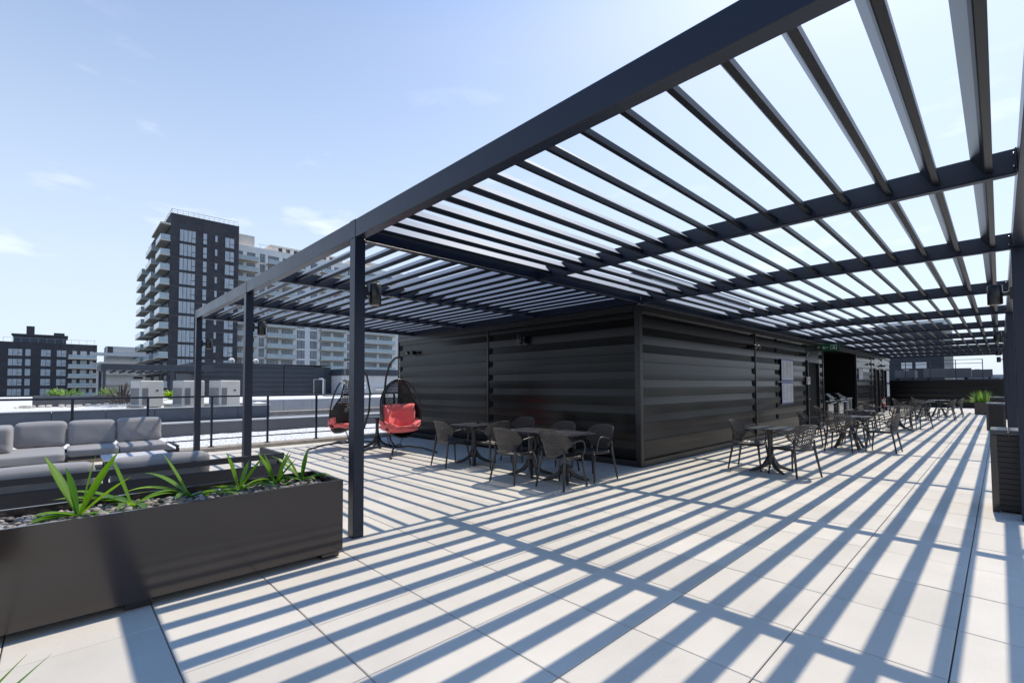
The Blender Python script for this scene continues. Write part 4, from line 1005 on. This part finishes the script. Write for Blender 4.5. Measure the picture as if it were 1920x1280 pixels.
def bushy(name, label, loc, rad, h_, n, m, wd=0.03, seed=1):
    t = thing(name, label, 'plant', loc); mb = MB(); r_ = random.Random(seed)
    for k in range(n):
        a = r_.uniform(0, 6.283); e = R(r_.uniform(10, 80)); q = rad * math.sqrt(r_.random())
        blade_leaf(mb, (q * math.cos(a), q * math.sin(a), r_.uniform(0, h_ * .4)), (math.cos(a) * math.cos(e), math.sin(a) * math.cos(e), math.sin(e)), r_.uniform(.3, .8) * h_, wd, r_.uniform(.2, 1.0), seg=4)
    mb.build('leaves', M[m], t, fix=False)
    return t
bushy('roof_shrub', 'green shrub in the far roof planter', (-21.6, -7.5, 1.16), 0.45, 0.34, 120, 'grass', 0.035, 3)
bushy('roof_shrub', 'small green tuft right of the roof shrub', (-21.2, -6.2, 1.16), 0.25, 0.36, 70, 'grass', 0.03, 4)
bushy('dry_shrub', 'dry brown shrub left of the air conditioners', (-19.2, -5.9, 0.75), 0.35, 1.0, 90, 'brown', 0.03, 5)
t = bushy('potted_shrub', 'lime green shrub between the first two air conditioners', (-19.8, -4.2, 0.95), 0.2, 0.5, 120, 'lime', 0.05, 6)
P2 = thing('far_pergola', 'dark flat-roofed pergola on the far roof in front of the white building', 'pergola', (-38, -3.2, 0.7))
mb = MB(); mb.box(-2.2, -2.6, 1.93, 2.6, 3.6, 2.33, .01); mb.build('roof_frame', M['navy'], P2)
for x in (-2.1, 2.4):
    for y in (-2.5, 1.1): mb = MB(); mb.box(x, y, 0, x + .16, y + .16, 1.929); mb.build('post', M['navy'], P2)
mb = MB()
for k in range(12): mb.box(-2.0, -2.4 + k * .5, 1.80, 2.4, -2.34 + k * .5, 1.928)
mb.build('louvers', M['navy'], P2)
CB = thing('roof_pavilion', 'navy corrugated plant building on the far roof', 'plant building', (0, 0, 0))
corrugated('y', -0.26, 6.2, 0, 1.0, base=-38.2, zt=3.35, zb=0.6, parent=CB, material=M['navy'], per=0.40, depth=.06, back=8)
corrugated('y', 6.26, 8.75, 0, 1.0, base=-38.2, zt=3.30, zb=0.6, parent=CB, material=M['navy'], per=0.40, depth=.06, back=8)
corrugated('y', 9.8, 10.3, 0, 1.0, base=-38.2, zt=3.25, zb=0.6, parent=CB, material=M['navy'], per=0.40, depth=.06, back=8)
mb = MB(); mb.box(-46, 8.76, 2.12, -38.26, 9.79, 3.25); mb.build('door_head', M['navy'], CB)
mb = MB(); mb.box(-38.4, 8.76, .6, -38.28, 9.79, 2.11); dd = mb.build('door', M['wframe'], CB)
mb = MB(); mb.box(-38.27, 8.74, .6, -38.2, 8.80, 2.15); mb.box(-38.27, 9.75, .6, -38.2, 9.81, 2.15); mb.box(-38.27, 8.80, 2.1, -38.2, 9.75, 2.15); mb.build('door_frame', M['palegrey'], dd)
mb = MB(); mb.box(-46.1, -0.3, 3.352, -38.12, 10.35, 3.42, .01); mb.build('roof', M['navy'], CB)
for y, lb in ((2.6, 'left white gooseneck vent on the plant building roof'), (4.4, 'right white gooseneck vent on the plant building roof')):
    t = thing('roof_vent', lb, 'vent', (-39.2, y, 3.42), 0, 'white gooseneck roof vents')
    mb = MB(); mb.tube([(0, 0, 0), (0, 0, .25), (0.02, -.06, .34), (0.04, -.18, .36), (0.05, -.28, .26), (.05, -.3, .16)], [.09, .09, .1, .11, .12, .13], 12); mb.build('duct', M['white'], t)
t = thing('concrete_building', 'beige concrete service block with dark roof band on the far roof', 'service block', (-36, 10.4, 0.5))
mb = MB(); mb.box(-6, 0, 0, 0, 8, 1.98, .01); mb.build('wall', M['palegrey'], t)
mb = MB(); mb.box(-6.2, -0.1, 1.985, 0.25, 8.2, 2.55, .01); mb.build('roof', M['navy'], t)
for z in (1.15, .8): mb = MB(); mb.box(0.003, 2.0, z, .04, 2.25, z + .2); mb.build('switch_box', M['white'], t)
mb = MB(); mb.box(.003, 3.1, .62, .25, 4.2, .75); mb.build('shelf', M['slab'], t)

# ------------------------------------------------------------------ apartment buildings in the distance (their lit side faces +X)
def bwin(root, x, y0, z0, y1, z1, m='wglass', mull=1, side=None, tr=True):
    mb = MB(); mb.box(x + 0.003, y0, z0, x + 0.06, y1, z1); f = mb.build('window', M['wframe'], root)
    mb = MB(); n = mull + 1; d = (y1 - y0) / n
    for k in range(n):
        a, b_ = y0 + k * d + .06, y0 + (k + 1) * d - .03
        if tr and k == n - 1:
            mb.box(x + .061, a, z0 + .07, x + .08, b_, z0 + (z1 - z0) * .38); mb.box(x + .061, a, z0 + (z1 - z0) * .43, x + .08, b_, z1 - .07)
        else: mb.box(x + .061, a, z0 + .07, x + .08, b_, z1 - .07)
    mb.build('pane', M[m], f)
TX = -112.0
TW = thing('apartment_tower', 'tall dark brick apartment tower with stacked glass balconies on its left side', 'building')
mb = MB(); mb.box(TX - 34, 7.9, -18, TX, 20.3, 37.2); mb.build('wall', M['brick'], TW)
mb = MB()
for k in range(13): mb.box(TX + .003, 7.95, -8.0 + k * 2.98 + 6.2 - 2.98 * 2, TX + .035, 20.25, -7.88 + k * 2.98 + 6.2 - 2.98 * 2)
mb.build('floor_band', M['podium'], TW)
mb = MB()
for k in range(14): mb.tube([(TX - .3, 8.1 + k * .93, 37.2), (TX - .3, 8.1 + k * .93, 38.1)], .03, 5)
mb.box(TX - .33, 8.0, 38.08, TX - .27, 20.2, 38.15); mb.box(TX - .33, 8.0, 37.6, TX - .29, 20.2, 37.64)
for k in range(10): mb.tube([(TX - .3 - k * 2.6, 8.1, 37.2), (TX - .3 - k * 2.6, 8.1, 38.1)], .03, 5)
mb.box(TX - 26, 8.07, 38.08, TX - .33, 8.13, 38.15); mb.build('roof_railing', M['palegrey'], TW)
FL = 2.985
for k in range(11):
    zt = 34.15 - k * FL
    bwin(TW, TX, 9.40, zt - 2.55, 12.2, zt, 'wcurtain', 3); bwin(TW, TX, 13.52, zt - 2.4, 14.25, zt, 'wcurtain', 0, tr=True)
    bwin(TW, TX, 15.68, zt - 1.5, 16.2, zt, 'wcurtain', 0, tr=False); bwin(TW, TX, 17.58, zt - 2.3, 19.36, zt, 'wcurtain', 1)
# balconies project towards -Y from the left face (y = 7.9)
mb = MB(); mb.box(TX - 13.0, 6.2, 34.6, TX, 7.895, 34.95); mb.build('canopy', M['slab'], TW)
for k in range(12):
    z = 31.35 - k * FL
    for (xa, xb, yo) in ((TX - 7.0, TX, 6.25), (TX - 20, TX - 10.5, 5.9), (TX - 34, TX - 23.5, 5.6)):
        if xa < TX - 22 and k < 1: continue
        mb = MB(); mb.box(xa, yo, z - .12, xb, 7.895, z + .12); b_ = mb.build('balcony', M['slab'], TW)
        mb = MB(); mb.box(xa + .05, yo + .03, z + .122, xb - .05, yo + .09, z + 1.2); mb.box(xb - .1, yo + .095, z + .122, xb - .05, 7.85, z + 1.2); mb.box(xa + .05, yo + .095, z + .122, xa + .1, 7.85, z + 1.2); mb.build('glass_rail', M['rail'], b_)
        mb = MB(); mb.box(xa + 1, 7.86, z + .13, xb - 1, 7.893, z + 2.4); mb.build('patio_door', M['wglass'], TW)
WX = -120.1
WB = thing('apartment_building', 'long white apartment block with rows of glass balconies behind the pergola', 'building')
mb = MB(); mb.box(WX - 16, 20.4, -18, WX, 75, 35.4); mb.build('wall', M['stucco'], WB)
mb = MB(); mb.box(WX - 14, 21.5, 35.4, WX - 1.5, 26, 38.4); mb.box(WX - 12, 30, 35.4, WX - 3, 49, 37.6); mb.box(WX - 12, 52, 35.4, WX - 3, 60, 37.9); mb.build('penthouse', M['slab'], WB)
for k in range(9): mb = MB(); mb.box(WX - 2.99, 32 + k * 1.9, 36.2, WX - 2.95, 32.9 + k * 1.9, 37.1); mb.build('penthouse_window', M['wframe'], WB)
mb = MB()
for k in range(14): mb.tube([(WX - .4, 27 + k * 3.2, 35.4), (WX - .4, 27 + k * 3.2, 36.4)], .04, 5)
mb.box(WX - .43, 26.5, 36.38, WX - .37, 70, 36.45); mb.tube([(WX - 2, 53.4, 37.9), (WX - 2, 53.4, 39.6)], .35, 10); mb.lathe([(0.0, 39.6), (.8, 39.6), (.8, 39.75), (0, 39.75)], WX - 2, 53.4, 12); mb.build('roof_railing', M['palegrey'], WB)
nb = 0
stack = MB(); stackg = MB(); stackw = MB()
for k in range(12):
    z = 34.0 - k * 2.58 - 1.0
    for (ya, yb_) in ((21.2, 26.1), (28.5, 35.0), (41.6, 48.4), (53.8, 63.2)):
        if z < -6: continue
        # recessed balcony: slab, rail, doors
        mb = MB(); mb.box(WX + .003, ya - .2, z - 1.42, WX + 1.45, yb_ + .2, z - 1.22); b_ = mb.build('balcony', M['slab'], WB)
        mb = MB(); mb.box(WX + 1.36, ya - .15, z - 1.218, WX + 1.42, yb_ + .15, z - .28); mb.build('glass_rail', M['rail'], b_)
        mb = MB(); mid = (ya + yb_) / 2
        mb.box(WX + .003, ya + .2, z - 1.2, WX + .06, mid - .55, z + .85); mb.box(WX + .003, mid + .4, z - 1.2, WX + .06, yb_ - .3, z + .85); d_ = mb.build('patio_door', M['wframe'], b_)
        mb = MB()
        for p, q in ((ya + .3, mid - .65), (mid + .5, yb_ - .4)):
            for s in range(3): mb.box(WX + .061, p + s * (q - p) / 3 + .05, z - 1.15, WX + .075, p + (s + 1) * (q - p) / 3 - .05, z + .78)
        mb.build('pane', M['wglass'], d_)
    for (ya, yb_) in ((26.9, 28.0), (35.8, 37.7), (39.1, 40.8), (49.2, 50.6), (51.6, 53.0)):
        if z < 2 and ya > 45: continue
        stackw.box(WX + .003, ya, z - 1.0, WX + .06, yb_, z + 1.0); stack.box(WX + .061, ya + .08, z - .93, WX + .08, (ya + yb_) / 2 + .1, z + .93); stack.box(WX + .061, (ya + yb_) / 2 + .2, z - .93, WX + .08, yb_ - .08, z + .93)
ww = stackw.build('window', M['wframe'], WB); ww['kind'] = 'stuff'; pn = stack.build('pane', M['wglass'], ww)
LX = -195.2
LB = thing('apartment_building', 'dark six storey apartment block at the far left with a chimney', 'building')
mb = MB(); mb.box(LX - 15, -60, -18, LX, 0.5, 15.0); mb.build('wall', M['brick'], LB)
mb = MB(); mb.box(LX - 12, -18, 15.0, LX - 1, -6.7, 17.0); mb.build('penthouse', M['bluegrey'], LB)
mb = MB(); mb.box(LX - 13, -18.4, 17.002, LX - .5, -6.3, 17.5); mb.build('penthouse_roof', M['wframe'], LB)
mb = MB(); mb.box(LX - 4, -15.4, 17.5, LX - 2, -13.7, 20.0); mb.build('chimney', M['wframe'], LB)
mb = MB(); mb.box(LX - 3.5, -9.5, 17.502, LX - 1.5, -7.1, 18.3); mb.build('roof_unit', M['wframe'], LB)
mb = MB(); mb.box(LX - .6, -20, 16.3, LX - .55, 0.3, 16.36)
for k in range(12): mb.box(LX - .6, -20 + k * 1.8, 15, LX - .55, -19.94 + k * 1.8, 16.3)
mb.build('roof_railing', M['palegrey'], LB)
for k in range(8):
    z = 12.98 - k * 2.93
    bwin(LB, LX, -18.9, z - 2.1, -16.0, z, 'wcurtain', 2); bwin(LB, LX, -15.45, z - 2.1, -14.25, z, 'wcurtain', 0, tr=False)
    mb = MB(); mb.box(LX + .003, -14.1, z - 2.3, LX + .03, -12.4, z + .1); mb.build('dark_panel', M['wframe'], LB)
    bwin(LB, LX, -12.15, z - 2.1, -10.0, z, 'wcurtain', 1); bwin(LB, LX, -8.75, z - 2.1, -6.6, z, 'wcurtain', 1)
    bwin(LB, LX, -26.5, z - 2.1, -23.6, z, 'wcurtain', 2); bwin(LB, LX, -32.5, z - 2.1, -30.6, z, 'wcurtain', 1)
    mb = MB(); mb.box(LX + .003, -5.6, z - 2.4, LX + .05, -.2, z); d_ = mb.build('patio_door', M['wframe'], LB)
    mb = MB(); mb.box(LX + .051, -5.2, z - 2.3, LX + .07, -4.2, z - .1); mb.box(LX + .051, -3.4, z - 2.3, LX + .07, -1.9, z - .1); mb.box(LX + .051, -1.2, z - 2.3, LX + .07, -.4, z - .1); mb.build('pane', M['wcurtain'], d_)
    mb = MB(); mb.box(LX + .08, -6.2, z - 2.75, LX + 1.8, .5, z - 2.35); b_ = mb.build('balcony', M['slab'], LB)
    mb = MB(); mb.box(LX + 1.7, -6.1, z - 2.34, LX + 1.76, .4, z - 1.35); mb.build('glass_rail', M['rail'], b_)
SX = -175.2
SB = thing('apartment_building', 'low white building with long balcony slabs between the dark block and the tower', 'building')
mb = MB(); mb.box(SX - 12, .2, -18, SX, 16, 8.9); mb.build('wall', M['stucco'], SB)
mb = MB(); mb.box(SX - 10, 1.7, 8.9, SX - .5, 15, 13.5); mb.build('upper_storey', M['palegrey'], SB)
mb = MB(); mb.box(SX - .49, 2.0, 11.5, SX - .4, 3.2, 13.4); mb.build('window', M['wframe'], SB)
for k in range(6):
    z = 11.2 - k * 2.95
    mb = MB(); mb.box(SX + .003, -1.2, z - .6 if k == 0 else z - .2, SX + 2.2, 16, z + .25); mb.build('balcony', M['slab'] if k else M['stucco'], SB)
    mb = MB(); mb.box(SX + .003, 8.0, z - 1.3, SX + .05, 10.2, z - .7); mb.build('window', M['wframe'], SB)
# rooftop screen on the pavilion, glimpsed through the louvers
RS = thing('rooftop_screen', 'grey louvred equipment screen on the pavilion roof glimpsed through the pergola', 'equipment screen', (-2.2, 3.2, 3.12))
mb = MB(); mb.box(0.0, 0, 0.10, 0.6, 7.0, 1.35, .01); mb.build('housing', M['bluegrey'], RS)
mb = MB()
for k in range(70): mb.box(0.602, 0.1 + k * .098, 0.15, 0.63, 0.14 + k * .098, 1.3)
mb.build('fins', M['palegrey'], RS)

# pipes and small services on the far roof
t = thing('roof_pipe', 'thin grey conduit running over blocks between the air conditioners', 'pipe', (-15.6, -3.8, 0.75))
MB().tube([(-2.2, -3.2, .12), (-1.6, -1.9, .12), (0.2, 0.6, .12), (1.0, 1.8, .12)], 0.035, 8).build('conduit', M['steel'], t)
for k in range(4): mb = MB(); mb.box(-1.75 + k * .72, -2.1 + k * 1.0, 0, -1.6 + k * .72, -1.8 + k * 1.0, .085, .006); mb.build('support_block', M['concrete'], t)
t = thing('pipe_railing', 'pale pipe rail with a bent end in front of the plant building door', 'railing', (-30, 6.0, 0.5))
MB().tube([(0, 0, 1.55), (0, .28, 1.55), (0, .30, 1.5), (0, .30, .35), (0, .36, .30), (0, 4.2, .30)], 0.05, 8).build('pipe', M['palegrey'], t)
for y in (1.6, 3.0): MB().tube([(0, y, -.2), (0, y, .3)], 0.04, 6).build('support', M['palegrey'], t)
for k, (x, y, lb) in enumerate(((-18.5, 1.8, 'low round roof drain cap beyond the pale parapet'), (-19.2, -1.2, 'roof drain cap left of the pale parapet'))):
    t = thing('roof_drain', lb, 'roof drain', (x, y, 0.75)); mb = MB(); mb.lathe([(0, 0), (.14, 0), (.14, .1), (.09, .16), (0, .16)], 0, 0, 14); mb.build('cap', M['steel'], t)
